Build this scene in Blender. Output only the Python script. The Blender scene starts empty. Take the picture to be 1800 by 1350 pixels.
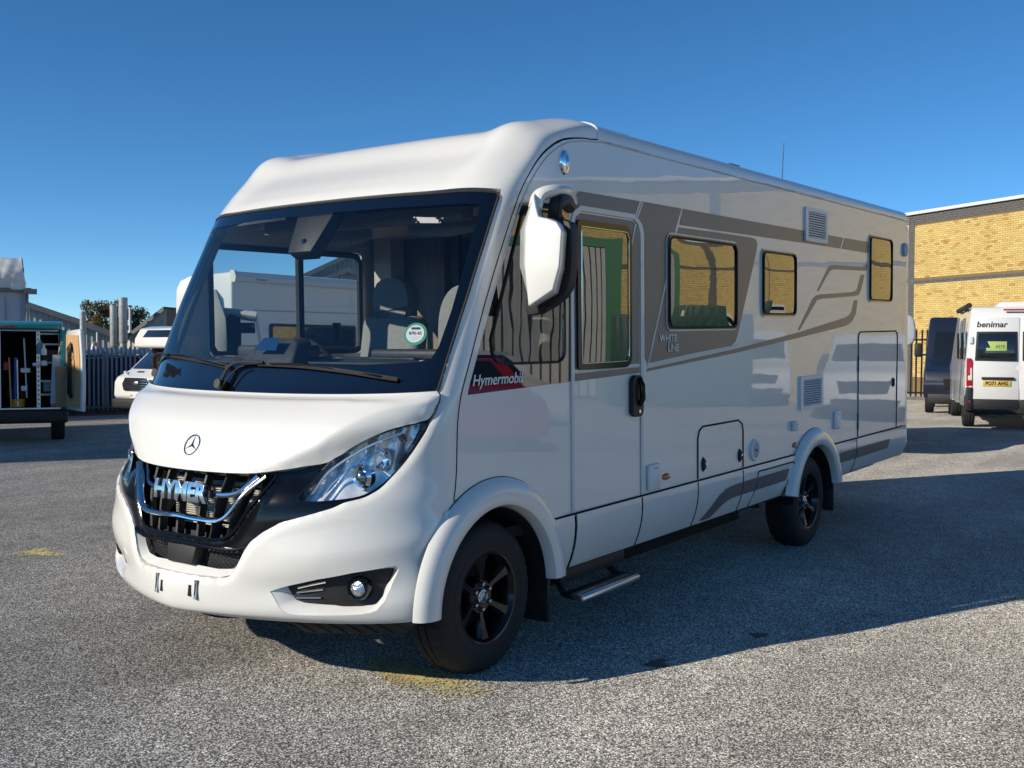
import bpy, bmesh, math, random
import numpy as np
from mathutils import Vector, Matrix
from mathutils.geometry import delaunay_2d_cdt

random.seed(7)
rng = np.random.default_rng(7)
scene = bpy.context.scene
COL = scene.collection
PI = math.pi

# ---------------------------------------------------------------- camera
CAM = Vector((-3.061, -4.172, 1.564)); YAW, PITCH, ROLL = 0.6299, 0.0317, 0.0052
fw = Vector((math.cos(PITCH)*math.cos(YAW), math.cos(PITCH)*math.sin(YAW), -math.sin(PITCH)))
rt = fw.cross(Vector((0, 0, 1))).normalized(); up = rt.cross(fw)
rt2 = math.cos(ROLL)*rt + math.sin(ROLL)*up; up2 = -math.sin(ROLL)*rt + math.cos(ROLL)*up
cd = bpy.data.cameras.new('camera'); cam = bpy.data.objects.new('camera', cd); COL.objects.link(cam)
cd.sensor_width = 36; cd.lens = 37.56; cd.clip_end = 2000
cam.matrix_world = Matrix(((rt2.x, up2.x, -fw.x, CAM.x), (rt2.y, up2.y, -fw.y, CAM.y), (rt2.z, up2.z, -fw.z, CAM.z), (0, 0, 0, 1)))
scene.camera = cam

# ---------------------------------------------------------------- light
SUN_EL = math.radians(26.0)
sv = Vector((-0.889*math.cos(SUN_EL), 0.458*math.cos(SUN_EL), math.sin(SUN_EL))).normalized()
world = bpy.data.worlds.new('World'); scene.world = world; world.use_nodes = True
wn = world.node_tree.nodes; wl = world.node_tree.links
bg = wn['Background']; sky = wn.new('ShaderNodeTexSky'); sky.sky_type = 'NISHITA'; sky.sun_disc = False
sky.sun_elevation = SUN_EL; sky.sun_rotation = math.atan2(sv.x, sv.y)
sky.altitude = 50; sky.air_density = 0.52; sky.dust_density = 0.0; sky.ozone_density = 4.8
hs = wn.new('ShaderNodeHueSaturation'); hs.inputs['Saturation'].default_value = 1.15
tn = wn.new('ShaderNodeVectorMath'); tn.operation = 'MULTIPLY'; tn.inputs[1].default_value = (1.02, 1.05, 0.93)
wl.new(sky.outputs[0], hs.inputs['Color']); wl.new(hs.outputs[0], tn.inputs[0]); wl.new(tn.outputs[0], bg.inputs[0]); bg.inputs[1].default_value = 0.14
sl = bpy.data.lights.new('sun', 'SUN'); sun = bpy.data.objects.new('sun', sl); COL.objects.link(sun)
sl.energy = 4.35; sl.angle = math.radians(0.5); sl.color = (1.0, 0.90, 0.74)
sun.rotation_euler = sv.to_track_quat('Z', 'Y').to_euler()
sun.location = sv*60
scene.view_settings.view_transform = 'Standard'; scene.view_settings.look = 'None'
scene.view_settings.exposure = 0.16; scene.view_settings.gamma = 1.0
scene.view_settings.use_curve_mapping = False
scene.cycles.max_bounces = 12; scene.cycles.transparent_max_bounces = 24
scene.cycles.caustics_reflective = False; scene.cycles.caustics_refractive = False

# ---------------------------------------------------------------- materials
def nodes(m):
    m.use_nodes = True
    return m.node_tree.nodes, m.node_tree.links, m.node_tree.nodes['Principled BSDF']
def mat(name, col, rough=0.5, metal=0.0, coat=0.0, ior=1.5, var=0.0, vscale=3.0, bump=0.0, bscale=200.0, coat_r=0.03, grain=None):
    m = bpy.data.materials.new(name); n, l, b = nodes(m)
    b.inputs['Base Color'].default_value = (*col, 1); b.inputs['Roughness'].default_value = rough
    b.inputs['Metallic'].default_value = metal; b.inputs['Coat Weight'].default_value = coat
    b.inputs['Coat Roughness'].default_value = coat_r; b.inputs['IOR'].default_value = ior
    if var or bump:
        tc = n.new('ShaderNodeTexCoord')
    if var:
        t = n.new('ShaderNodeTexNoise'); t.inputs['Scale'].default_value = vscale; t.inputs['Detail'].default_value = 6
        t.inputs['Roughness'].default_value = 0.65
        mp = n.new('ShaderNodeMapping'); l.new(tc.outputs['Object'], mp.inputs[0]); l.new(mp.outputs[0], t.inputs[0])
        if grain: mp.inputs['Scale'].default_value = grain
        r = n.new('ShaderNodeMapRange'); r.inputs[1].default_value = 0.3; r.inputs[2].default_value = 0.7
        r.inputs[3].default_value = 1-var; r.inputs[4].default_value = 1+var
        l.new(t.outputs[0], r.inputs[0])
        mx = n.new('ShaderNodeVectorMath'); mx.operation = 'SCALE'; mx.inputs[0].default_value = col
        l.new(r.outputs[0], mx.inputs['Scale']); l.new(mx.outputs[0], b.inputs['Base Color'])
        r2 = n.new('ShaderNodeMapRange'); r2.inputs[1].default_value = 0.3; r2.inputs[2].default_value = 0.7
        r2.inputs[3].default_value = max(rough-0.08, 0.02); r2.inputs[4].default_value = min(rough+0.1, 1)
        l.new(t.outputs[0], r2.inputs[0]); l.new(r2.outputs[0], b.inputs['Roughness'])
    if bump:
        t2 = n.new('ShaderNodeTexNoise'); t2.inputs['Scale'].default_value = bscale; t2.inputs['Detail'].default_value = 3
        l.new(tc.outputs['Object'], t2.inputs[0]); bp = n.new('ShaderNodeBump'); bp.inputs['Strength'].default_value = bump
        bp.inputs['Distance'].default_value = 0.01
        l.new(t2.outputs[0], bp.inputs['Height']); l.new(bp.outputs[0], b.inputs['Normal'])
    return m
def paint(name, col, wave=0.25, wscale=2.6, rough=0.45, coat=1.0):
    """car paint: a diffuse base under a clear coat whose panels are very slightly uneven"""
    m = bpy.data.materials.new(name); n, l, b = nodes(m)
    b.inputs['Roughness'].default_value = rough; b.inputs['Coat Weight'].default_value = coat
    b.inputs['Coat Roughness'].default_value = 0.015; b.inputs['Coat IOR'].default_value = 1.42
    tc = n.new('ShaderNodeTexCoord'); t = n.new('ShaderNodeTexNoise'); t.inputs['Scale'].default_value = wscale
    t.inputs['Detail'].default_value = 2.5; l.new(tc.outputs['Object'], t.inputs[0])
    mp = n.new('ShaderNodeMapping'); mp.inputs['Scale'].default_value = (0.8, 0.8, 2.2)
    l.new(tc.outputs['Object'], mp.inputs[0]); l.new(mp.outputs[0], t.inputs[0])
    bp = n.new('ShaderNodeBump'); bp.inputs['Strength'].default_value = wave; bp.inputs['Distance'].default_value = 0.004
    l.new(t.outputs[0], bp.inputs['Height']); l.new(bp.outputs[0], b.inputs['Coat Normal'])
    t3 = n.new('ShaderNodeTexNoise'); t3.inputs['Scale'].default_value = 1.3; t3.inputs['Detail'].default_value = 8
    t3.inputs['Roughness'].default_value = 0.7
    l.new(tc.outputs['Object'], t3.inputs[0]); r = n.new('ShaderNodeMapRange')
    r.inputs[1].default_value = 0.35; r.inputs[2].default_value = 0.7; r.inputs[3].default_value = 1.0; r.inputs[4].default_value = 0.955
    l.new(t3.outputs[0], r.inputs[0]); mx = n.new('ShaderNodeVectorMath'); mx.operation = 'SCALE'; mx.inputs[0].default_value = col
    l.new(r.outputs[0], mx.inputs['Scale']); l.new(mx.outputs[0], b.inputs['Base Color'])
    return m
def glass(name, tint, refl=1.5, bump=0.0, rough=0.0, bscale=2.0):
    """a thin pane: tinted see-through plus Fresnel gloss"""
    m = bpy.data.materials.new(name); m.use_nodes = True; n = m.node_tree.nodes; l = m.node_tree.links; n.clear()
    o = n.new('ShaderNodeOutputMaterial'); mix = n.new('ShaderNodeMixShader'); tr = n.new('ShaderNodeBsdfTransparent')
    gl = n.new('ShaderNodeBsdfGlossy'); fr = n.new('ShaderNodeFresnel')
    tr.inputs[0].default_value = (*tint, 1); gl.inputs['Roughness'].default_value = rough; fr.inputs[0].default_value = refl
    geo = n.new('ShaderNodeNewGeometry'); fi = n.new('ShaderNodeMath'); fi.operation = 'MULTIPLY'
    inv = n.new('ShaderNodeMath'); inv.operation = 'SUBTRACT'; inv.inputs[0].default_value = 1.0
    l.new(geo.outputs['Backfacing'], inv.inputs[1]); l.new(fr.outputs[0], fi.inputs[0]); l.new(inv.outputs[0], fi.inputs[1])
    l.new(fi.outputs[0], mix.inputs[0]); l.new(tr.outputs[0], mix.inputs[1]); l.new(gl.outputs[0], mix.inputs[2]); l.new(mix.outputs[0], o.inputs[0])
    if bump:
        tc = n.new('ShaderNodeTexCoord'); t = n.new('ShaderNodeTexNoise'); t.inputs['Scale'].default_value = bscale
        l.new(tc.outputs['Object'], t.inputs[0]); bp = n.new('ShaderNodeBump'); bp.inputs['Strength'].default_value = bump
        bp.inputs['Distance'].default_value = 0.01; l.new(t.outputs[0], bp.inputs['Height']); l.new(bp.outputs[0], gl.inputs['Normal'])
    return m
M = {}
M['white'] = paint('white_body_paint', (0.775, 0.765, 0.72), wave=0.22, wscale=1.5)
M['whitefront'] = paint('white_front_paint', (0.775, 0.765, 0.72), wave=0.1)
M['white2'] = paint('plain_white_paint', (0.78, 0.78, 0.76), wave=0.1)
M['grp'] = mat('white_plastic', (0.74, 0.75, 0.75), 0.35, var=0.03)
M['greydecal'] = mat('grey_brown_decal', (0.150, 0.138, 0.135), 0.38, coat=0.15, coat_r=0.12)
M['silverdecal'] = mat('silver_decal', (0.58, 0.62, 0.64), 0.3, coat=0.5)
M['glossblack'] = mat('gloss_black_trim', (0.004, 0.005, 0.007), 0.10, coat=0.0, ior=1.42)
M['frit'] = mat('black_glass_border', (0.003, 0.004, 0.008), 0.03, coat=1.0, coat_r=0.0)
M['matteblack'] = mat('black_plastic', (0.014, 0.014, 0.015), 0.55, var=0.25, vscale=20, bump=0.1)
M['seam'] = mat('dark_gap', (0.006, 0.006, 0.007), 0.9)
M['rubber'] = mat('tyre_rubber', (0.018, 0.018, 0.019), 0.78, var=0.35, vscale=9, bump=0.15, bscale=90)
M['rimblack'] = mat('gloss_black_alloy', (0.008, 0.008, 0.009), 0.22, coat=0.25, ior=1.4)
M['chrome'] = mat('chrome', (0.86, 0.87, 0.88), 0.06, 1.0)
M['chromedark'] = mat('smoked_chrome', (0.42, 0.44, 0.47), 0.12, 1.0)
M['alu'] = mat('brushed_aluminium', (0.62, 0.63, 0.63), 0.32, 1.0, var=0.1, vscale=8, grain=(1, 30, 30))
M['radfin'] = mat('radiator_fins', (0.62, 0.60, 0.54), 0.6, 0.0)
M['galv'] = mat('galvanised_steel', (0.42, 0.44, 0.43), 0.5, 0.35, var=0.22, vscale=6)
M['ws'] = glass('windscreen_glass', (0.82, 0.86, 0.87), 1.62)
M['cabgloss'] = mat('gloss_cab_trim', (0.006, 0.006, 0.007), 0.015, ior=2.3)
M['cabpane'] = glass('cab_side_glass', (0.50, 0.55, 0.56), 1.9, bump=0.12)
M['lens'] = glass('clear_lens', (0.97, 0.98, 0.99), 1.38)
M['clearpane'] = glass('clear_glass', (0.80, 0.86, 0.86), 1.5)
M['darkpane'] = glass('dark_tinted_glass', (0.10, 0.11, 0.12), 1.7)
M['acrylic'] = mat('bronze_acrylic', (0.014, 0.011, 0.007), 0.015, ior=2.5, bump=0.045, bscale=3)
M['badge'] = mat('satin_chrome_letters', (0.84, 0.85, 0.86), 0.17, 1.0)
M['fogglass'] = mat('fog_lamp_glass', (0.8, 0.81, 0.82), 0.14, 1.0, bump=0.8, bscale=70)
M['doorglass'] = mat('dark_door_glass', (0.012, 0.012, 0.012), 0.01, ior=2.3)
M['carglass'] = mat('dark_car_glass', (0.012, 0.014, 0.016), 0.03, coat=0.5, ior=1.7)
M['amber'] = mat('amber_lens', (0.60, 0.16, 0.02), 0.15, coat=1.0)
M['red'] = mat('red_lens', (0.42, 0.012, 0.015), 0.12, coat=1.0, var=0.25, vscale=30)
M['reflector'] = mat('lamp_reflector', (0.93, 0.94, 0.95), 0.25, 0.45, bump=0.25, bscale=22)
M['greyfabric'] = mat('grey_seat_fabric', (0.27, 0.27, 0.26), 0.9, var=0.15, vscale=40)
M['dash'] = mat('dark_dashboard', (0.045, 0.048, 0.052), 0.5, var=0.2, vscale=14, bump=0.1, bscale=300)
M['wood'] = mat('walnut_cabinet', (0.26, 0.19, 0.15), 0.45, var=0.25, vscale=3, grain=(8, 8, 0.6))
M['lining'] = mat('beige_lining', (0.60, 0.53, 0.47), 0.85, var=0.06)
M['blind'] = mat('grey_blind', (0.20, 0.20, 0.20), 0.8, var=0.1, vscale=10)
M['ply'] = mat('plywood', (0.55, 0.34, 0.16), 0.7, var=0.14, vscale=4, grain=(6, 6, 0.7))
M['card'] = mat('cardboard', (0.36, 0.24, 0.14), 0.85, var=0.1)
M['teal'] = paint('teal_van_paint', (0.010, 0.20, 0.19), wave=0.05)
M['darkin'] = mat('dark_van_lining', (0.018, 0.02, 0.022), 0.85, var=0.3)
M['blue'] = mat('blue_plastic', (0.02, 0.10, 0.38), 0.45)
M['redpl'] = mat('red_plastic', (0.45, 0.02, 0.03), 0.5)
M['yellowpl'] = mat('yellow_plastic', (0.62, 0.33, 0.02), 0.5)
M['cloth'] = mat('pale_blue_cloth', (0.20, 0.32, 0.36), 0.95, var=0.2)
M['sheet'] = mat('white_wrap_sheeting', (0.70, 0.70, 0.66), 0.55, var=0.05, bump=0.9, bscale=1.6)
M['cladding'] = mat('grey_clad_panel', (0.46, 0.48, 0.52), 0.6, 0.0, var=0.05, vscale=1.5)
M['corrug'] = mat('weathered_corrugated_sheet', (0.36, 0.40, 0.39), 0.65, var=0.12, vscale=1.2, grain=(1, 1, .3))
M['roofsheet'] = mat('dark_roof_sheet', (0.17, 0.18, 0.18), 0.75, var=0.22, vscale=2)
M['cream'] = mat('cream_render', (0.66, 0.64, 0.50), 0.8, var=0.07, vscale=2)
M['navy'] = mat('navy_container_paint', (0.012, 0.028, 0.10), 0.45, var=0.2)
M['darknavy'] = paint('dark_blue_van_paint', (0.010, 0.016, 0.035), wave=0.05)
M['greenp'] = mat('green_steel_paint', (0.03, 0.17, 0.07), 0.5, var=0.12)
M['dgreen'] = mat('dark_green_container', (0.012, 0.07, 0.05), 0.5, var=0.15)
M['redpaint'] = paint('red_car_paint', (0.32, 0.008, 0.012), wave=0.05)
M['curtain'] = mat('pvc_strip', (0.45, 0.45, 0.43), 0.4, var=0.1)
M['yplate'] = mat('yellow_plate', (0.72, 0.50, 0.07), 0.4)
M['wplate'] = mat('white_plate', (0.75, 0.75, 0.73), 0.4)
M['print'] = mat('black_print', (0.012, 0.012, 0.014), 0.5)
M['whiteprint'] = mat('white_print', (0.78, 0.78, 0.78), 0.4)
M['greenprint'] = mat('green_print', (0.02, 0.33, 0.18), 0.4)
M['limeprint'] = mat('lime_print', (0.42, 0.55, 0.16), 0.5)
M['concrete'] = mat('concrete_kerb', (0.30, 0.28, 0.25), 0.9, var=0.2, vscale=8, bump=0.3, bscale=60)
M['redkerb'] = mat('brown_kerb', (0.24, 0.16, 0.13), 0.9, var=0.2, vscale=8)
M['ysign'] = mat('yellow_sign', (0.62, 0.50, 0.03), 0.5)
M['bark'] = mat('bark', (0.09, 0.07, 0.05), 0.9)
M['mortar'] = mat('brown_mortar', (0.22, 0.15, 0.06), 0.95, var=0.1)
M['coping'] = mat('white_coping', (0.72, 0.72, 0.70), 0.5)
M['greybrick'] = mat('blue_grey_brick', (0.125, 0.118, 0.118), 0.8, var=0.3, vscale=5, bump=0.5, bscale=12, grain=(1, 1, 3))

def leafmat(name, c1, c2):
    m = bpy.data.materials.new(name); n, l, b = nodes(m); b.inputs['Roughness'].default_value = 0.6
    g = n.new('ShaderNodeNewGeometry'); cr = n.new('ShaderNodeValToRGB')
    cr.color_ramp.elements[0].color = (*c1, 1); cr.color_ramp.elements[1].color = (*c2, 1)
    l.new(g.outputs['Random Per Island'], cr.inputs[0]); l.new(cr.outputs[0], b.inputs['Base Color'])
    return m
M['leaf'] = leafmat('autumn_foliage', (0.055, 0.06, 0.015), (0.22, 0.13, 0.035))
M['leaf2'] = leafmat('dark_foliage', (0.03, 0.045, 0.015), (0.09, 0.09, 0.03))
M['weed'] = leafmat('weed_foliage', (0.05, 0.09, 0.03), (0.14, 0.18, 0.08))

def brickmat():
    """each brick object takes its own tone from a per-object random number; the joined ones from islands"""
    out = []
    for nm, src in (('yellow_brick', 'obj'), ('yellow_brick_far', 'isl')):
        m = bpy.data.materials.new(nm); n, l, b = nodes(m); b.inputs['Roughness'].default_value = 0.85
        cr = n.new('ShaderNodeValToRGB'); e = cr.color_ramp.elements
        e[0].position = 0.0; e[0].color = (0.60, 0.43, 0.14, 1); e[1].position = 1.0; e[1].color = (0.72, 0.56, 0.23, 1)
        for p, c in ((0.68, (0.68, 0.51, 0.19, 1)), (0.80, (0.60, 0.40, 0.14, 1)), (0.90, (0.46, 0.25, 0.075, 1)), (0.94, (0.68, 0.50, 0.18, 1))):
            x = e.new(p); x.color = c
        if src == 'obj':
            g = n.new('ShaderNodeObjectInfo'); l.new(g.outputs['Random'], cr.inputs[0])
        else:
            g = n.new('ShaderNodeNewGeometry'); l.new(g.outputs['Random Per Island'], cr.inputs[0])
        t = n.new('ShaderNodeTexNoise'); t.inputs['Scale'].default_value = 1.2; t.inputs['Detail'].default_value = 5
        gp = n.new('ShaderNodeNewGeometry'); l.new(gp.outputs['Position'], t.inputs[0])
        r = n.new('ShaderNodeMapRange'); r.inputs[3].default_value = 0.80; r.inputs[4].default_value = 1.18; l.new(t.outputs[0], r.inputs[0])
        mx = n.new('ShaderNodeVectorMath'); mx.operation = 'SCALE'; l.new(cr.outputs[0], mx.inputs[0]); l.new(r.outputs[0], mx.inputs['Scale'])
        l.new(mx.outputs[0], b.inputs['Base Color']); out.append(m)
    m = bpy.data.materials.new('yellow_brickwork'); n, l, b = nodes(m); b.inputs['Roughness'].default_value = 0.85
    tc = n.new('ShaderNodeTexCoord'); br = n.new('ShaderNodeTexBrick'); br.inputs['Scale'].default_value = 1.0
    mp = n.new('ShaderNodeMapping'); l.new(tc.outputs['Object'], mp.inputs[0]); mp.inputs['Rotation'].default_value = (PI/2, 0, 0)
    l.new(mp.outputs[0], br.inputs[0]); br.inputs['Brick Width'].default_value = 0.225; br.inputs['Row Height'].default_value = 0.075
    br.inputs['Mortar Size'].default_value = 0.006; br.inputs['Color1'].default_value = (0.72, 0.54, 0.20, 1)
    br.inputs['Color2'].default_value = (0.52, 0.33, 0.11, 1); br.inputs['Mortar'].default_value = (0.22, 0.15, 0.06, 1); br.inputs['Bias'].default_value = -0.35
    l.new(br.outputs[0], b.inputs['Base Color']); out.append(m)
    return out
M['brick'], M['brickfar'], M['brickwork'] = brickmat()

def asphalt():
    m = bpy.data.materials.new('chip_asphalt'); n, l, b = nodes(m); b.inputs['Roughness'].default_value = 0.85
    tc = n.new('ShaderNodeTexCoord')
    def noise(sc, det=2, rough=0.5):
        t = n.new('ShaderNodeTexNoise'); t.inputs['Scale'].default_value = sc; t.inputs['Detail'].default_value = det
        t.inputs['Roughness'].default_value = rough; l.new(tc.outputs['Object'], t.inputs[0]); return t
    vo = n.new('ShaderNodeTexVoronoi'); vo.inputs['Scale'].default_value = 125; l.new(tc.outputs['Object'], vo.inputs['Vector'])
    sep = n.new('ShaderNodeSeparateColor'); l.new(vo.outputs['Color'], sep.inputs[0])
    cr = n.new('ShaderNodeValToRGB'); e = cr.color_ramp.elements
    e[0].position = 0.0; e[0].color = (0.11, 0.104, 0.093, 1); e[1].position = 1.0; e[1].color = (0.50, 0.478, 0.43, 1)
    for p, c in ((0.3, (0.20, 0.188, 0.168, 1)), (0.7, (0.30, 0.284, 0.254, 1)), (0.92, (0.37, 0.352, 0.317, 1))):
        x = e.new(p); x.color = c
    l.new(sep.outputs[0], cr.inputs[0])
    # dark bitumen between the chips
    r1 = n.new('ShaderNodeMapRange'); r1.inputs[1].default_value = 0.30; r1.inputs[2].default_value = 0.62
    r1.inputs[3].default_value = 1.0; r1.inputs[4].default_value = 0.18; l.new(vo.outputs['Distance'], r1.inputs[0])
    m1 = n.new('ShaderNodeVectorMath'); m1.operation = 'SCALE'; l.new(cr.outputs[0], m1.inputs[0]); l.new(r1.outputs[0], m1.inputs['Scale'])
    # clusters, wear and tyre polish
    big = noise(0.35, 6, 0.6); mid = noise(5, 5, 0.65); fine = noise(38, 3, 0.6)
    def rng_(src, a, b_, lo, hi):
        r = n.new('ShaderNodeMapRange'); r.inputs[1].default_value = a; r.inputs[2].default_value = b_
        r.inputs[3].default_value = lo; r.inputs[4].default_value = hi; l.new(src, r.inputs[0]); return r.outputs[0]
    def mul(a, b_):
        k = n.new('ShaderNodeMath'); k.operation = 'MULTIPLY'; l.new(a, k.inputs[0]); l.new(b_, k.inputs[1]); return k.outputs[0]
    f = mul(mul(rng_(big.outputs[0], .35, .65, .76, 1.18), rng_(mid.outputs[0], .3, .7, .80, 1.17)), rng_(fine.outputs[0], .3, .7, .7, 1.3))
    # long scuffs where wheels have run, and paler dusty lanes
    mps = n.new('ShaderNodeMapping'); mps.inputs['Rotation'].default_value = (0, 0, 0.35); mps.inputs['Scale'].default_value = (0.10, 1.5, 1)
    l.new(tc.outputs['Object'], mps.inputs[0]); sc_ = n.new('ShaderNodeTexNoise'); sc_.inputs['Scale'].default_value = 1.0; sc_.inputs['Detail'].default_value = 5
    l.new(mps.outputs[0], sc_.inputs[0]); f = mul(f, rng_(sc_.outputs[0], .35, .65, .86, 1.12))
    # a few old oil drips
    st = noise(1.7, 4, 0.7); f = mul(f, rng_(st.outputs[0], .66, .72, 1.0, 0.55))
    m2 = n.new('ShaderNodeVectorMath'); m2.operation = 'SCALE'; l.new(m1.outputs[0], m2.inputs[0]); l.new(f, m2.inputs['Scale'])
    m3 = n.new('ShaderNodeVectorMath'); m3.operation = 'SCALE'; l.new(m2.outputs[0], m3.inputs[0]); m3.inputs['Scale'].default_value = 2.55; b.inputs['Diffuse Roughness'].default_value = 1.0
    l.new(m3.outputs[0], b.inputs['Base Color'])
    bp = n.new('ShaderNodeBump'); bp.inputs['Strength'].default_value = 0.7; bp.inputs['Distance'].default_value = 0.004; bp.invert = True
    l.new(vo.outputs['Distance'], bp.inputs['Height']); bp2 = n.new('ShaderNodeBump'); bp2.inputs['Strength'].default_value = 0.5
    bp2.inputs['Distance'].default_value = 0.012; l.new(fine.outputs[0], bp2.inputs['Height']); l.new(bp.outputs[0], bp2.inputs['Normal'])
    l.new(bp2.outputs[0], b.inputs['Normal'])
    return m
M['asphalt'] = asphalt()
def wornpaint(name, col, thr=0.5, sc=45, chips=False):
    """road paint that survives only on the tops of the chips, thinning towards the edge of the mark"""
    m = bpy.data.materials.new(name); n, l, b = nodes(m); b.inputs['Base Color'].default_value = (*col, 1); b.inputs['Roughness'].default_value = 0.7
    tc = n.new('ShaderNodeTexCoord'); t = n.new('ShaderNodeTexNoise'); t.inputs['Scale'].default_value = sc; t.inputs['Detail'].default_value = 3
    l.new(tc.outputs['Object'], t.inputs[0]); tout = t.outputs[0]
    if chips:
        vv = n.new('ShaderNodeTexVoronoi'); vv.inputs['Scale'].default_value = 110; l.new(tc.outputs['Object'], vv.inputs['Vector']); sp = n.new('ShaderNodeSeparateColor'); l.new(vv.outputs['Color'], sp.inputs[0]); tout = sp.outputs[0]
    t2 = n.new('ShaderNodeTexNoise'); t2.inputs['Scale'].default_value = 7; l.new(tc.outputs['Object'], t2.inputs[0])
    g = n.new('ShaderNodeTexGradient'); g.gradient_type = 'SPHERICAL'
    mp = n.new('ShaderNodeMapping'); l.new(tc.outputs['Generated'], mp.inputs[0]); mp.inputs['Location'].default_value = (-1, -1, 0); mp.inputs['Scale'].default_value = (2, 2, 0)
    l.new(mp.outputs[0], g.inputs[0])
    a = n.new('ShaderNodeMath'); a.operation = 'ADD'; l.new(tout, a.inputs[0]); l.new(t2.outputs[0], a.inputs[1])
    a2 = n.new('ShaderNodeMath'); a2.operation = 'MULTIPLY_ADD'; l.new(g.outputs['Fac'], a2.inputs[0]); a2.inputs[1].default_value = 0.9; l.new(a.outputs[0], a2.inputs[2])
    c = n.new('ShaderNodeMapRange'); l.new(a2.outputs[0], c.inputs[0]); c.inputs[1].default_value = 0.9+thr; c.inputs[2].default_value = 1.0+thr
    l.new(c.outputs[0], b.inputs['Alpha']); return m
M['yroad'] = wornpaint('worn_yellow_road_paint', (0.70, 0.58, 0.24), 0.46, 60, True)
M['filmstrip'] = wornpaint('torn_white_film', (0.40, 0.40, 0.40), 0.30, 60)
M['stain'] = wornpaint('wet_stain', (0.07, 0.07, 0.07), 0.62, 9)
M['slab'] = mat('pale_patch', (0.33, 0.31, 0.27), 0.9, var=0.2)

# ---------------------------------------------------------------- object helpers
def setp(o, label=None, cat=None, group=None, kind=None):
    if label: o['label'] = label
    if cat: o['category'] = cat
    if group: o['group'] = group
    if kind: o['kind'] = kind
    return o
def thing(name, label, cat, loc=(0, 0, 0), rz=0.0, group=None, ry=0.0):
    o = bpy.data.objects.new(name, None); COL.objects.link(o); o.location = loc; o.rotation_euler = (0, ry, rz)
    return setp(o, label, cat, group)
def link(name, me, parent=None):
    o = bpy.data.objects.new(name, me); COL.objects.link(o)
    if parent is not None: o.parent = parent
    return o
def mk(name, V, F, m, parent=None, smooth=False, ang=35, bevel=0.0, seg=2):
    me = bpy.data.meshes.new(name); me.from_pydata([tuple(map(float, v)) for v in V], [], [tuple(int(i) for i in f) for f in F]); me.validate()
    if m is not None: me.materials.append(m)
    o = link(name, me, parent)
    if bevel:
        bm = bmesh.new(); bm.from_mesh(me); bmesh.ops.remove_doubles(bm, verts=bm.verts, dist=1e-5)
        bmesh.ops.recalc_face_normals(bm, faces=bm.faces)
        es = [e for e in bm.edges if len(e.link_faces) == 2 and e.calc_face_angle(0) > math.radians(30)]
        if es: bmesh.ops.bevel(bm, geom=es, offset=bevel, segments=seg, affect='EDGES', profile=0.5, clamp_overlap=True)
        bm.to_mesh(me); bm.free(); smooth = True
    if smooth:
        me.polygons.foreach_set('use_smooth', [True]*len(me.polygons)); me.set_sharp_from_angle(angle=math.radians(ang))
    return o
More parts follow.
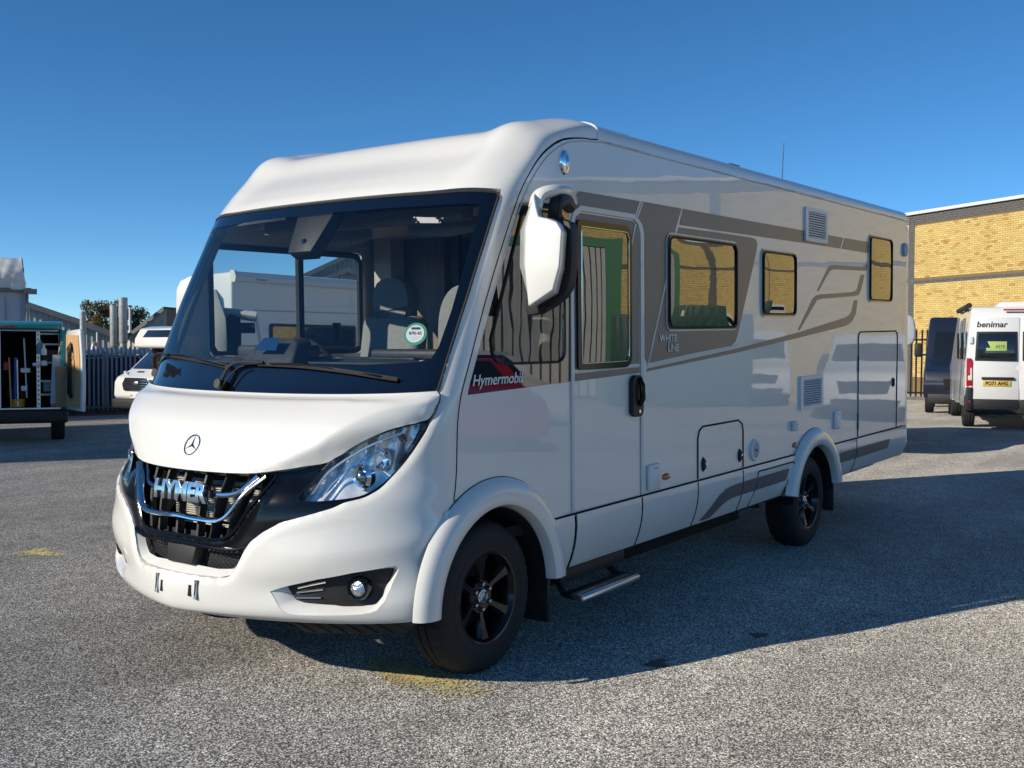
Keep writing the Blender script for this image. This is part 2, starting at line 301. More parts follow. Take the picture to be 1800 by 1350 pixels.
class MB:
    def __init__(s): s.v = []; s.f = []
    def add(s, V, F):
        k = len(s.v); s.v += [tuple(v) for v in V]; s.f += [tuple(i+k for i in f) for f in F]; return s
    def box(s, c, d, rz=0.0, mtx=None):
        x, y, z = [q/2 for q in d]; V = [Vector((a, b, e)) for a in (-x, x) for b in (-y, y) for e in (-z, z)]
        R = mtx if mtx is not None else Matrix.Rotation(rz, 3, 'Z')
        V = [R @ v + Vector(c) for v in V]
        return s.add(V, [(0, 1, 3, 2), (4, 6, 7, 5), (0, 4, 5, 1), (2, 3, 7, 6), (0, 2, 6, 4), (1, 5, 7, 3)])
    def tube(s, pts, r, n=8, caps=True, closed=False, ell=None):
        pts = [Vector(p) for p in pts]; N = len(pts); V = []; F = []
        rr = r if hasattr(r, '__len__') else [r]*N; prev = None
        for i, p in enumerate(pts):
            a = pts[(i-1) % N] if (closed or i > 0) else p; b = pts[(i+1) % N] if (closed or i < N-1) else p
            t = (b-a).normalized()
            if prev is None:
                u = t.cross(Vector((0, 0, 1)));
                if u.length < 1e-3: u = t.cross(Vector((0, 1, 0)))
                u.normalize()
            else:
                u = (prev - t*prev.dot(t)).normalized()
            prev = u; w = t.cross(u)
            for k in range(n):
                an = 2*PI*k/n; V.append(p + (u*math.cos(an)*(ell[0] if ell else 1) + w*math.sin(an)*(ell[1] if ell else 1))*rr[i])
        for i in range(N if closed else N-1):
            for k in range(n):
                a = i*n+k; b = i*n+(k+1) % n; c = ((i+1) % N)*n+(k+1) % n; d = ((i+1) % N)*n+k; F.append((a, b, c, d))
        if caps and not closed: F += [tuple(range(n))[::-1], tuple((N-1)*n+k for k in range(n))]
        return s.add(V, F)
    def cyl(s, p0, p1, r, n=16, r1=None, caps=True): return s.tube([p0, p1], [r, r if r1 is None else r1], n, caps)
    def lathe(s, prof, c=(0, 0, 0), axis='Y', n=48, a0=0, a1=2*PI, flip=1):
        """prof: (radius, height along axis)"""
        full = abs(a1-a0-2*PI) < 1e-6; m = n if full else n+1; V = []; F = []
        for (r, h) in prof:
            for k in range(m):
                a = a0+(a1-a0)*k/n; x, y = r*math.cos(a), r*math.sin(a)
                p = {'Y': (x, h*flip, y), 'Z': (x, y, h), 'X': (h*flip, x, y)}[axis]
                V.append((p[0]+c[0], p[1]+c[1], p[2]+c[2]))
        for i in range(len(prof)-1):
            for k in range(n):
                a = i*m+k; b = i*m+(k+1) % m; F.append((a, b, b+m, a+m))
        return s.add(V, F)
    def prism(s, poly, lo, hi, fn):
        """closed solid from a 2-D polygon; fn(a, b, h) -> xyz"""
        n = len(poly); V = [fn(a, b, lo) for a, b in poly]+[fn(a, b, hi) for a, b in poly]
        F = [(i, (i+1) % n, n+(i+1) % n, n+i) for i in range(n)]
        tris = cdt_fill(poly); F += [tuple(t) for t in tris]+[tuple(n+i for i in t[::-1]) for t in tris]
        return s.add(V, F)
    def build(s, name, m, parent=None, **k): return mk(name, s.v, s.f, m, parent, **k)
def inside(P, poly):
    x, y = P[:, 0], P[:, 1]; r = np.zeros(len(P), bool); n = len(poly)
    for i in range(n):
        x1, y1 = poly[i]; x2, y2 = poly[(i+1) % n]
        if y1 == y2: continue
        c = ((y1 > y) != (y2 > y)) & (x < (x2-x1)*(y-y1)/(y2-y1)+x1); r ^= c
    return r
def cdt(loops, pts):
    V = []; E = []
    for lp in loops:
        k = len(V); V += [Vector(p) for p in lp]; E += [(k+i, k+(i+1) % len(lp)) for i in range(len(lp))]
    V += [Vector(p) for p in pts]
    v, e, f, ov, oe, of = delaunay_2d_cdt(V, E, [], 0, 1e-7)
    v = np.array([(a.x, a.y) for a in v]); f = np.array([t for t in f if len(t) == 3])
    c = v[f].mean(1); ok = inside(c, loops[0])
    for h in loops[1:]: ok &= ~inside(c, h)
    return v, f[ok]
def cdt_fill(poly):
    n = len(poly); v, f = cdt([poly], [])
    # map back to the polygon's own indices
    idx = [int(np.argmin(((np.array(poly)-p)**2).sum(1))) for p in v]
    return [tuple(idx[i] for i in t) for t in f]
def densify(lp, h):
    out = []; n = len(lp)
    for i in range(n):
        a = np.array(lp[i], float); b = np.array(lp[(i+1) % n], float); k = max(1, int(math.ceil(np.linalg.norm(b-a)/h)))
        for j in range(k): out.append(tuple(a+(b-a)*j/k))
    return out
def smooth_curve(pts, n=6, closed=False):
    """Catmull-Rom through the points"""
    P = np.array(pts, float); N = len(P); out = []
    for i in range(N if closed else N-1):
        p0 = P[(i-1) % N] if (closed or i) else 2*P[0]-P[1]; p1 = P[i]; p2 = P[(i+1) % N]
        p3 = P[(i+2) % N] if (closed or i < N-2) else 2*P[-1]-P[-2]
        for k in range(n):
            f = k/n; out.append(tuple(0.5*((2*p1)+(-p0+p2)*f+(2*p0-5*p1+4*p2-p3)*f*f+(-p0+3*p1-3*p2+p3)*f**3)))
    if not closed: out.append(tuple(P[-1]))
    return out
def rrect(x0, x1, z0, z1, r, n=5):
    rs = r if hasattr(r, '__len__') else [r]*4; out = []
    for (cx, cz, a, q) in ((x1, z1, 0, rs[0]), (x0, z1, 90, rs[1]), (x0, z0, 180, rs[2]), (x1, z0, 270, rs[3])):
        sx = -1 if cx == x1 else 1; sz = -1 if cz == z1 else 1
        for k in range(n+1):
            an = math.radians(a+90*k/n); out.append((cx+sx*q+q*math.cos(an), cz+sz*q+q*math.sin(an)))
    return out
def inset(lp, d):
    """shrink a convex-ish loop about its edges"""
    P = np.array(lp, float); n = len(P); A = sum(P[i][0]*P[(i+1) % n][1]-P[(i+1) % n][0]*P[i][1] for i in range(n)); s = 1 if A > 0 else -1
    out = []
    for i in range(n):
        a = P[i]-P[i-1]; b = P[(i+1) % n]-P[i]; a = a/(np.linalg.norm(a)+1e-9); b = b/(np.linalg.norm(b)+1e-9)
        nn = np.array([-(a[1]+b[1]), a[0]+b[0]]); L = np.linalg.norm(nn)
        nn = nn/L if L > 1e-6 else np.array([-a[1], a[0]]); out.append(tuple(P[i]+s*d*nn))
    return out
def sheet(name, loops, fn, m, parent, h=0.05, sc=(1, 1), off=0.0, rim=0.0, disp=None, ang=35, grid=True):
    """a curved panel: 2-D loops (outline, holes) triangulated in parameter space and lifted by fn; its edges turn inwards by rim"""
    sc = np.array(sc); L = [densify([tuple(np.array(p)*sc) for p in lp], h) for lp in loops]
    pts = []
    if grid:
        P0 = np.array(L[0]); lo, hi = P0.min(0), P0.max(0)
        gx = np.arange(lo[0]+h*.5, hi[0], h); gy = np.arange(lo[1]+h*.5, hi[1], h)
        G = np.array([(x+(h/2 if j % 2 else 0), y) for j, y in enumerate(gy) for x in gx])
        if len(G):
            allb = np.concatenate([np.array(l) for l in L]); ok = inside(G, L[0])
            for q in L[1:]: ok &= ~inside(G, q)
            G = G[ok]
            if len(G):
                d = np.sqrt(((G[:, None]-allb[None])**2).sum(-1)).min(1); G = G[d > h*.45]; pts = [tuple(p) for p in G]
    v, f = cdt(L, pts); ab = v/sc; P = fn(ab[:, 0], ab[:, 1]); e = 1e-3
    bl = getattr(fn, 'blim', 1e9)
    da = (fn(ab[:, 0]+e, ab[:, 1])-fn(ab[:, 0]-e, ab[:, 1])); db = (fn(ab[:, 0], np.minimum(ab[:, 1]+e, bl))-fn(ab[:, 0], np.maximum(ab[:, 1]-e, -bl)))
    N = np.cross(da, db); N /= (np.linalg.norm(N, axis=1)[:, None]+1e-12); N *= fn.sign
    d = np.full(len(P), off)
    if disp is not None: d = d+disp(P, ab)
    Q = P+N*d[:, None]
    tn = np.cross(Q[f[:, 1]]-Q[f[:, 0]], Q[f[:, 2]]-Q[f[:, 0]]); fl = (tn*N[f[:, 0]]).sum(1) < 0
    f[fl] = f[fl][:, ::-1]
    V = list(Q); F = [tuple(t) for t in f]
    if rim:
        ed = {}
        for t in F:
            for i in range(3): ed[(t[i], t[(i+1) % 3])] = 1
        bd = [k for k in ed if (k[1], k[0]) not in ed]; mp = {}
        for a, b in bd:
            for q in (a, b):
                if q not in mp: mp[q] = len(V); V.append(Q[q]-N[q]*rim)
            F.append((b, a, mp[a], mp[b]))
    return mk(name, V, F, m, parent, smooth=True, ang=ang)
def band(name, c0, c1, m, parent, ang=40, fn=None, mid=None):
    """a strip lofted between two 3-D curves of equal length"""
    n = len(c0); rows = [c0]+(mid or [])+[c1]; V = [p for r in rows for p in r]; F = []
    for j in range(len(rows)-1):
        for i in range(n-1): F.append((j*n+i, j*n+i+1, (j+1)*n+i+1, (j+1)*n+i))
    return mk(name, V, F, m, parent, smooth=True, ang=ang)
def resample(pts, n, closed=False):
    P = np.array(list(pts)+([pts[0]] if closed else []), float); d = np.r_[0, np.cumsum(np.linalg.norm(np.diff(P, axis=0), axis=1))]
    t = np.linspace(0, d[-1], n+1 if closed else n)[:n]
    return np.stack([np.interp(t, d, P[:, k]) for k in range(P.shape[1])], 1)
class Fn:
    def __init__(s, f, sign=1): s.f = f; s.sign = sign
    def __call__(s, a, b): return s.f(np.asarray(a, float), np.asarray(b, float))
def text(name, body, size, m, parent, mtx, extr=0.003, offset=0.0, shear=0.0, align='CENTER', sx=1.0, bevel=0.0, space=1.0, crown=0.0):
    c = bpy.data.curves.new(name, 'FONT'); c.body = body; c.size = size; c.extrude = extr; c.offset = offset; c.shear = shear
    c.align_x = align; c.align_y = 'CENTER'; c.resolution_u = 3; c.bevel_depth = bevel; c.space_character = space
    t = bpy.data.objects.new('tmp', c); me = bpy.data.meshes.new_from_object(t); bpy.data.objects.remove(t)
    if sx != 1.0:
        me.transform(Matrix.Diagonal((sx, 1, 1, 1)))
    if crown:
        bm = bmesh.new(); bm.from_mesh(me); h = size*.5
        for k in range(-5, 6): bmesh.ops.bisect_plane(bm, geom=bm.verts[:]+bm.edges[:]+bm.faces[:], plane_co=(0, h*k/6, 0), plane_no=(0, 1, 0))
        for v in bm.verts: v.co.z -= crown*(v.co.y/h)**2
        bm.to_mesh(me); bm.free(); me.polygons.foreach_set('use_smooth', [True]*len(me.polygons)); me.set_sharp_from_angle(angle=math.radians(30))
    me.transform(mtx); me.materials.clear(); me.materials.append(m)
    return link(name, me, parent)
def frame(o, xa, ya):
    """matrix with text x along xa, text up along ya"""
    xa = Vector(xa).normalized(); ya = Vector(ya); ya = (ya-xa*ya.dot(xa)).normalized(); za = xa.cross(ya)
    return Matrix(((xa.x, ya.x, za.x, o[0]), (xa.y, ya.y, za.y, o[1]), (xa.z, ya.z, za.z, o[2]), (0, 0, 0, 1)))
def copy_tree(o, parent=None):
    c = o.copy(); COL.objects.link(c); c.parent = parent
    for ch in list(o.children): copy_tree(ch, c)
    return c
def ground_z(x, y): 
    y = np.asarray(y, float); return -0.045*np.maximum(0, y-14)*np.clip((y-14)/6, 0, 1)**.5
def at(u, d):
    """ground point seen in column u of the photograph at depth d"""
    r = fw + rt2*((u-900)/1878.0) - up2*((615-675)/1878.0); p = CAM + r*d
    return p.x, p.y
# ================================================================ GROUND
gx = np.concatenate([np.linspace(-400, -40, 10), np.linspace(-30, 60, 46), np.linspace(70, 400, 12)])
gy = np.concatenate([np.linspace(-400, -40, 10), np.linspace(-30, 13, 15), np.linspace(14, 60, 47), np.linspace(70, 400, 12)])
GX, GY = np.meshgrid(gx, gy, indexing='ij'); GZ = ground_z(GX, np.minimum(GY, 48))
V = np.stack([GX.ravel(), GY.ravel(), GZ.ravel()], 1); ny = len(gy)
F = [(i*ny+j, (i+1)*ny+j, (i+1)*ny+j+1, i*ny+j+1) for i in range(len(gx)-1) for j in range(ny-1)]
g = mk('ground', V, F, M['asphalt'], smooth=True); setp(g, kind='structure')
def gp(x, y, dz=0): return (x, y, float(ground_z(x, min(y, 48)))+dz)
def mark(name, pts, m, label=None, cat='road marking', z=.004, group=None):
    b = MB(); b.add([gp(x, y, z) for x, y in pts], [tuple(range(len(pts)))]); o = b.build(name, m); setp(o, label, cat, group); return o
mark('yellow_mark', [(.93,-.36),(.97,-.55),(.90,-.80),(.90,-1.10),(.78,-1.30),(.60,-1.16),(.58,-.85),(.70,-.62),(.76,-.42)], M['yroad'], 'worn yellow paint mark on the asphalt by the motorhome front wheel')
mark('yellow_mark', [(1.18,3.66),(1.22,3.50),(1.30,3.44),(1.36,3.22),(1.46,3.26),(1.44,3.48),(1.55,3.66),(1.46,3.72),(1.36,3.64),(1.22,3.76)], M['yroad'], 'small yellow arrow shaped paint mark on open asphalt left of the motorhome')
mark('yellow_mark', [(16.0,.52),(16.1,.9),(16.25,1.25),(16.05,1.2),(15.85,.5)], M['yroad'], 'thin faded yellow paint line on the asphalt in front of the white camper van')
mark('wet_stain', [(1.78,-1.66),(1.72,-1.48),(1.60,-1.40),(1.50,-1.45),(1.52,-1.62),(1.60,-1.80),(1.70,-1.86)], M['stain'], 'dark wet patch on the asphalt in the shade beside the entrance step', 'stain')
mark('wet_stain', [(2.55,-1.86),(2.50,-1.72),(2.36,-1.72),(2.34,-1.86),(2.44,-1.95)], M['stain'], 'small damp spot farther back in the motorhome shadow', 'stain')
def spath(name, p0, p1, w, m):
    p0 = Vector((*p0, 0)); p1 = Vector((*p1, 0)); d = (p1-p0).normalized(); n = Vector((-d.y, d.x, 0))*w/2
    b = MB(); b.add([gp(q.x, q.y, .004) for q in (p0-n, p1-n, p1+n, p0+n)], [(0, 1, 2, 3)]); o = b.build(name, m); return setp(o, kind='structure')
# ================================================================ THE MOTORHOME
BP = 0.0249
hero = thing('motorhome', 'large white coachbuilt motorhome with grey-brown side graphics parked in the middle of the yard', 'motorhome', (0, 0, -0.061), 0, ry=-BP)
W2 = 1.10
# profile rows: centre-line x,z / side-line x,z / plan roundness
RW = np.array([
 [0.251,0.333,0.62,0.40,1.7],[0.057,0.401,0.53,0.42,1.5],[-0.002,0.437,0.50,0.50,1.45],[0.006,0.543,0.53,0.58,1.5],
 [0.017,0.643,0.60,0.66,1.765],[0.042,0.783,0.68,0.78,1.955],[0.072,0.923,0.73,0.92,2.1],[0.12,1.035,0.75,1.04,2.02],
 [0.169,1.155,0.757,1.16,2.08],[0.238,1.266,0.765,1.28,2.29],[0.351,1.35,0.785,1.375,2.31],[0.452,1.389,0.805,1.43,2.27],
 [0.527,1.549,0.87,1.575,2.25],[0.677,1.844,0.99,1.845,2.33],[0.836,2.128,1.13,2.12,2.31],[0.976,2.37,1.26,2.352,2.33],
 [1.082,2.473,1.345,2.46,2.31],[1.257,2.59,1.43,2.545,2.485],[1.427,2.722,1.52,2.61,3.03],[1.623,2.767,1.66,2.675,3.8],
 [1.88,2.832,1.86,2.71,4.78],[2.0,2.84,2.0,2.715,5.0]])
def rows(t):
    t = np.clip(t, 0, len(RW)-1.0001); i = np.floor(t).astype(int); f = (t-i)[..., None]
    P0 = RW[np.maximum(i-1, 0)]; P1 = RW[i]; P2 = RW[i+1]; P3 = RW[np.minimum(i+2, len(RW)-1)]
    return 0.5*((2*P1)+(-P0+P2)*f+(2*P0-5*P1+4*P2-P3)*f**2+(-P0+3*P1-3*P2+P3)*f**3)
def capf(t, s):
    q = rows(t); n = q[..., 4]; a = s*PI/2; c = np.abs(np.cos(a))+1e-9; d = np.abs(np.sin(a))+1e-9
    r = (c**n+d**n)**(-1/n); y = W2*np.sign(s)*r*d; k = 1-r*c
    x = q[..., 0]+(q[..., 2]-q[..., 0])*k; z = q[..., 1]+(q[..., 3]-q[..., 1])*k
    h = 0.045*np.exp(-((np.abs(y)/W2-0.84)/0.12)**2)*np.exp(-((t-18)/2.2)**2)
    return np.stack([x-h*.5, y, z+h], -1)
CAP = Fn(capf, 1); CAP.blim = 1.0
def cp(t, s, off=0.0):
    """point on the front shell, moved out along its normal"""
    e = 1e-3; p = capf(np.array(t, float), np.array(s, float)); a = capf(np.array(t+e), np.array(s))-capf(np.array(t-e), np.array(s))
    b = capf(np.array(t), np.array(min(s+e, 1)))-capf(np.array(t), np.array(max(s-e, -1))); n = np.cross(a, b); n /= np.linalg.norm(n)
    return p+n*off, n
def mir(h): return list(h)+[(a, -b) for a, b in h[::-1] if abs(b) > 1e-6]
SC = (0.13, 1.35)
# outlines on the shell, one half each (t, s<=0), from the centre line outwards
BON = [(7.11,0),(7.12,-.118),(7.14,-.185),(7.19,-.248),(7.36,-.327),(7.53,-.393),(7.69,-.458),(8.13,-.517),(8.58,-.575),(8.97,-.651),(9.18,-.765),(9.27,-.80),(9.6,-.82),(10.2,-.815),(10.75,-.795)]
BON = [tuple(p) for p in smooth_curve(BON, 3)]+[(11.0,-.77),(11.0,-.5),(11.0,-.25),(11.0,0)]
HOLE = [(3.50,0),(3.45,-.093),(3.42,-.166),(3.58,-.208),(4.09,-.229),(4.46,-.243),(4.81,-.261),(5.17,-.30),(5.38,-.334),(5.52,-.358),(5.72,-.42),(6.0,-.50),(6.2,-.535),(6.34,-.584),(6.49,-.618),(6.72,-.652),(7.03,-.682),(7.7,-.741),(8.58,-.799),(8.95,-.815),(9.3,-.828),(9.6,-.836),(10.2,-.832),(10.7,-.812)]
HOLE = [tuple(p) for p in smooth_curve(HOLE, 3)]+[(11.0,-.792),(11.5,-.788),(12.3,-.795),(13.0,-.803),(14.0,-.803),(14.9,-.794),(15.1,-.78),(15.1,-.4),(15.1,0)]
FOGO = [(2.93,-.362),(2.62,-.384),(2.3,-.403),(1.97,-.428),(1.8,-.47),(1.73,-.635),(1.74,-.744),(1.9,-.791),(2.4,-.826),(3.01,-.832),(3.98,-.81),(4.11,-.788),(4.1,-.767),(3.92,-.634),(3.62,-.519),(3.15,-.402)]
FOGI = [(3.02,-.41),(2.55,-.452),(2.43,-.486),(2.28,-.612),(2.08,-.66),(2.07,-.73),(2.26,-.785),(2.68,-.806),(3.31,-.812),(3.9,-.802),(4.0,-.788),(3.84,-.638),(3.5,-.523)]
def mr(l): return [(a, -b) for a, b in l]
def curve3(l, off=0.0, closed=False, n=None):
    c = l if n is None else resample(l, n, closed)
    return [Vector(cp(a, b, off)[0]) for a, b in c]
def edge_roll(curves, w, h):
    C3 = np.array([p for c in curves for p in c])
    def f(P, ab):
        d = np.sqrt(((P[:, None]-C3[None])**2).sum(-1)).min(1); k = np.clip(d/w, 0, 1)
        return -h*(1-np.sin(k*PI/2))
    return f
hol3 = curve3(resample(mir(HOLE), 500, True))
rollcap = edge_roll([hol3], 0.03, 0.012)
def capdisp(P, ab):
    t, s = ab[:, 0], np.abs(ab[:, 1])
    d = rollcap(P, ab)*np.clip((10.8-t)/.5, 0, 1)
    # a soft shelf under the intake and the swage that runs out to the wheel
    d += 0.012*np.exp(-((t-2.9)/.55)**2)*np.exp(-(s/.30)**4)
    d += 0.014*np.exp(-((t-(4.55+1.1*(s-.5)))/.55)**2)*np.clip((s-.3)/.2, 0, 1)*np.clip((1-s)/.15, 0, 1)
    return d
outer = [(.9, -1)]+[(t, -1) for t in np.arange(1, 21, .5)]+[(20.95, -1)]+[(20.95, 1)]+[(t, 1) for t in np.arange(20.5, .9, -.5)]+[(.9, 1)]
cap = sheet('front_cap', [outer, mir(HOLE), FOGO, mr(FOGO)], CAP, M['whitefront'], hero, h=0.019, sc=SC, rim=0.035, disp=capdisp, ang=50)
bon3 = curve3(resample(mir(BON[:44]), 400))
# the bonnet's lower lip turns under above the lamps
def bonroll(P, ab):
    C3 = np.array(bon3); d = np.sqrt(((P[:, None]-C3[None])**2).sum(-1)).min(1)
    s = np.abs(ab[:, 1]); w = 0.012+0.075*np.clip((s-.30)/.15, 0, 1)*np.clip((.84-s)/.1, 0.25, 1)
    k = np.clip(d/w, 0, 1); h = 0.006+0.032*np.clip((s-.30)/.15, 0, 1)
    out = -h*(1-k)**1.0
    out += 0.004*np.exp(-((d-.06)/.04)**2)
    return out*np.clip((10.6-ab[:, 0])/.8, 0, 1)
bonnet = sheet('bonnet', [mir(BON)], CAP, M['whitefront'], hero, h=0.016, sc=SC, off=0.018, rim=0.045, disp=bonroll, ang=40)
# dark backing behind the joints
sheet('front_backing', [mir([(3.2,0),(3.3,-.25),(4.8,-.33),(5.9,-.56),(7.0,-.72),(8.9,-.84),(10.9,-.84),(10.95,0)]), mir([(7.05,0),(7.05,-.29),(6.3,-.275),(4.9,-.19),(3.9,-.17),(3.8,0)])], CAP, M['seam'], hero, h=0.08, sc=SC, off=-0.13)

# --- gloss black mask, grille and badge
MASK = [(7.3,0),(7.3,-.25),(7.5,-.33),(7.85,-.42),(7.8,-.47),(7.5,-.452),(6.93,-.412),(6.31,-.379),(6.17,-.42),(6.22,-.485),(6.33,-.56),(6.27,-.57),(6.15,-.525),(5.95,-.505),(5.66,-.43),(5.46,-.365),(5.32,-.338),(5.1,-.305),(4.76,-.268),(4.66,-.25),(4.54,-.215),(4.52,-.16),(4.57,-.085),(4.61,0)]
GRI = [(7.16,0),(7.14,-.08),(7.17,-.177),(7.24,-.296),(6.95,-.293),(6.39,-.268),(5.8,-.238),(5.18,-.205),(4.95,-.185),(4.83,-.15),(4.81,-.082),(4.84,0)]
def maskd(P, ab):
    g = np.array(curve3(resample(mir(GRI), 160, True))); d = np.sqrt(((P[:, None]-g[None])**2).sum(-1)).min(1)
    return 0.010*np.exp(-((d-.02)/.014)**2)-0.008*np.clip(1-d/.01, 0, 1)-0.020*np.clip((np.abs(ab[:, 1])-.30)/.08, 0, 1)*np.clip((ab[:, 0]-6.6)/.5, 0, 1)
mask = sheet('grille_surround', [mir(MASK), mir(GRI)], CAP, M['glossblack'], hero, h=0.013, sc=SC, off=-0.020, rim=0.05, disp=maskd)
# radiator fins and struts behind the opening
fins = MB(); fins.box((.285, 0, .93), (.01, .62, .34))
for k in range(30): fins.box((.275, 0, .775+k*.0107), (.016, .62, .0035))
fins.build('radiator', M['radfin'], mask)
for s0, s1 in ((-.215, -.175), (-.13, -.115), (-.045, -.06), (.045, .03), (.13, .12), (.215, .175)):
    b = MB(); c = [cp(t, s0+(s1-s0)*(7.2-t)/2.4, -.055)[0] for t in np.linspace(7.25, 4.85, 13)]
    b.tube(c, .011, 6, ell=(1, 2.6)); b.build('grille_strut', M['matteblack'], mask, smooth=True)
for t in (6.75, 5.35):
    b = MB(); b.tube(curve3([(t, s) for s in np.linspace(-.27 if t > 6 else -.2, .27 if t > 6 else .2, 17)], -.055), .006, 6, ell=(2, 1)); b.build('grille_bar', M['glossblack'], mask, smooth=True)
b = MB(); b.tube(curve3(smooth_curve(mir(GRI), 3, True), -.014), .0085, 8, closed=True); b.build('grille_rim', M['glossblack'], mask, smooth=True)
ml = smooth_curve([(4.68,-.250),(4.58,-.215),(4.55,-.16),(4.6,-.085),(4.64,0)], 4); ml = ml+[(a, -c) for a, c in ml[::-1][1:]]
b = MB(); b.tube(curve3(ml, -.018), .010, 8); b.build('grille_rim', M['glossblack'], mask, smooth=True)
for s_, x_ in ((0, 0),):
    cu = mir([(5.47,0),(5.43,-.075),(5.44,-.140),(5.53,-.170),(5.81,-.196),(6.46,-.230),(7.12,-.280)][::-1]); cu = [(a, b) for a, b in cu]
    half = [(7.12,-.280),(6.46,-.230),(5.81,-.196),(5.53,-.170),(5.44,-.140),(5.43,-.075),(5.47,0)]
    full = smooth_curve(half+[(a, -b) for a, b in half[::-1][1:]], 5)
    b = MB(); b.tube(curve3(full, .004), .0105, 12, ell=(1.9, 1.0)); b.build('chrome_bar', M['chrome'], mask, smooth=True)
    for sg in (1, -1):
        half = smooth_curve([(7.12,-.245),(6.83,-.223),(6.5,-.2),(6.37,-.178),(6.31,-.15),(6.30,-.115)], 4)
        b = MB(); b.tube(curve3([(a, sg*c) for a, c in half], -.012), .010, 8, ell=(1, 1.3)); b.build('chrome_bar', M['chromedark'], mask, smooth=True)
pc, nc = cp(6.23, 0, .016)
upv = Vector((.15, 0, 1)).normalized()
text('badge', 'HYMER', .118, M['badge'], mask, frame(pc, (0, -1, 0), upv), extr=.012, offset=.0042, sx=1.0, bevel=.0015, crown=.006)
bb = MB(); bb.box(Vector(pc)+Vector((.02, 0, 0)), (.02, .40, .035)); bb.build('badge_bracket', M['matteblack'], mask)

def starbadge(parent, c, n, r, name='star_emblem', m=None, thick=.004):
    n = Vector(n).normalized(); u = Vector((0, 0, 1)); u = (u-n*u.dot(n)).normalized(); w = u.cross(n); b = MB()
    c = Vector(c); ring = [c+(u*math.cos(a)+w*math.sin(a))*r for a in np.linspace(0, 2*PI, 33)[:-1]]
    b.tube(ring, r*.075, 6, closed=True)
    for k in range(3):
        a = k*2*PI/3; d = u*math.cos(a)+w*math.sin(a); e = u*math.cos(a+PI/2)+w*math.sin(a+PI/2)
        V = [c+d*r*.98, c+e*r*.13+d*r*.05, c-e*r*.13+d*r*.05, c+n*r*.12]; b.add(V, [(0, 1, 3), (0, 3, 2), (1, 2, 3)])
        V = [c+d*r*.98, c+e*r*.13+d*r*.05, c-e*r*.13+d*r*.05, c-d*r*.06]; b.add(V, [(0, 2, 1), (1, 2, 3)])
    return b.build(name, m or M['chromedark'], parent, smooth=True, ang=20)
p, n = cp(8.02, 0.012, .019); starbadge(hero, p, n, .050)

# --- lower intake
INO = [(3.50,0),(3.45,-.093),(3.42,-.166),(3.58,-.208),(4.09,-.229),(4.46,-.243),(4.81,-.261)]
INI = [(3.93,0),(3.82,-.093),(3.74,-.142),(3.78,-.195),(4.2,-.222),(4.5,-.235),(4.75,-.25)]
def full(h): return h[::-1]+[(a, -b) for a, b in h[1:]]
fo, fi = resample(full(INO), 60), resample(full(INI), 60)
band('intake_lip', [cp(a, b, -.020)[0] for a, b in fo], [cp(a, b, -.055)[0] for a, b in fi], M['whitefront'], hero)
sheet('intake_mesh', [mir([(5.0,0),(4.9,-.24),(4.5,-.25),(4.1,-.24),(3.7,-.21),(3.6,-.14),(3.7,0)])], CAP, M['matteblack'], hero, h=.08, sc=SC, off=-.09)
hx = MB()
for side in (1, -1):
    for i in range(9):
        for j in range(8):
            t = 3.75+j*.12; s = side*(.235-i*.017-(j % 2)*.008-(0.02 if j < 2 else 0));
            p0 = cp(t, s, -.08)[0]; p1 = cp(t+.07, s-side*.008, -.08)[0]; p2 = cp(t+.12, s+side*.0, -.08)[0]; hx.tube([p0, p1, p2], .0022, 4)
mesh_ = hx.build('intake_lattice', M['chromedark'], hero); mesh_['kind'] = 'stuff'
rb = MB(); a = [cp(t, s, o)[0] for t, s, o in ((4.62,-.065,-.03),(4.62,.065,-.03),(3.86,.055,-.03),(3.86,-.055,-.03),(4.62,-.075,-.09),(4.62,.075,-.09),(3.80,.062,-.09),(3.80,-.062,-.09))]
rb.add(a, [(0,1,2,3),(4,7,6,5),(0,4,5,1),(1,5,6,2),(2,6,7,3),(3,7,4,0)]); rb.build('radar_cover', M['matteblack'], hero, bevel=.008, seg=3)

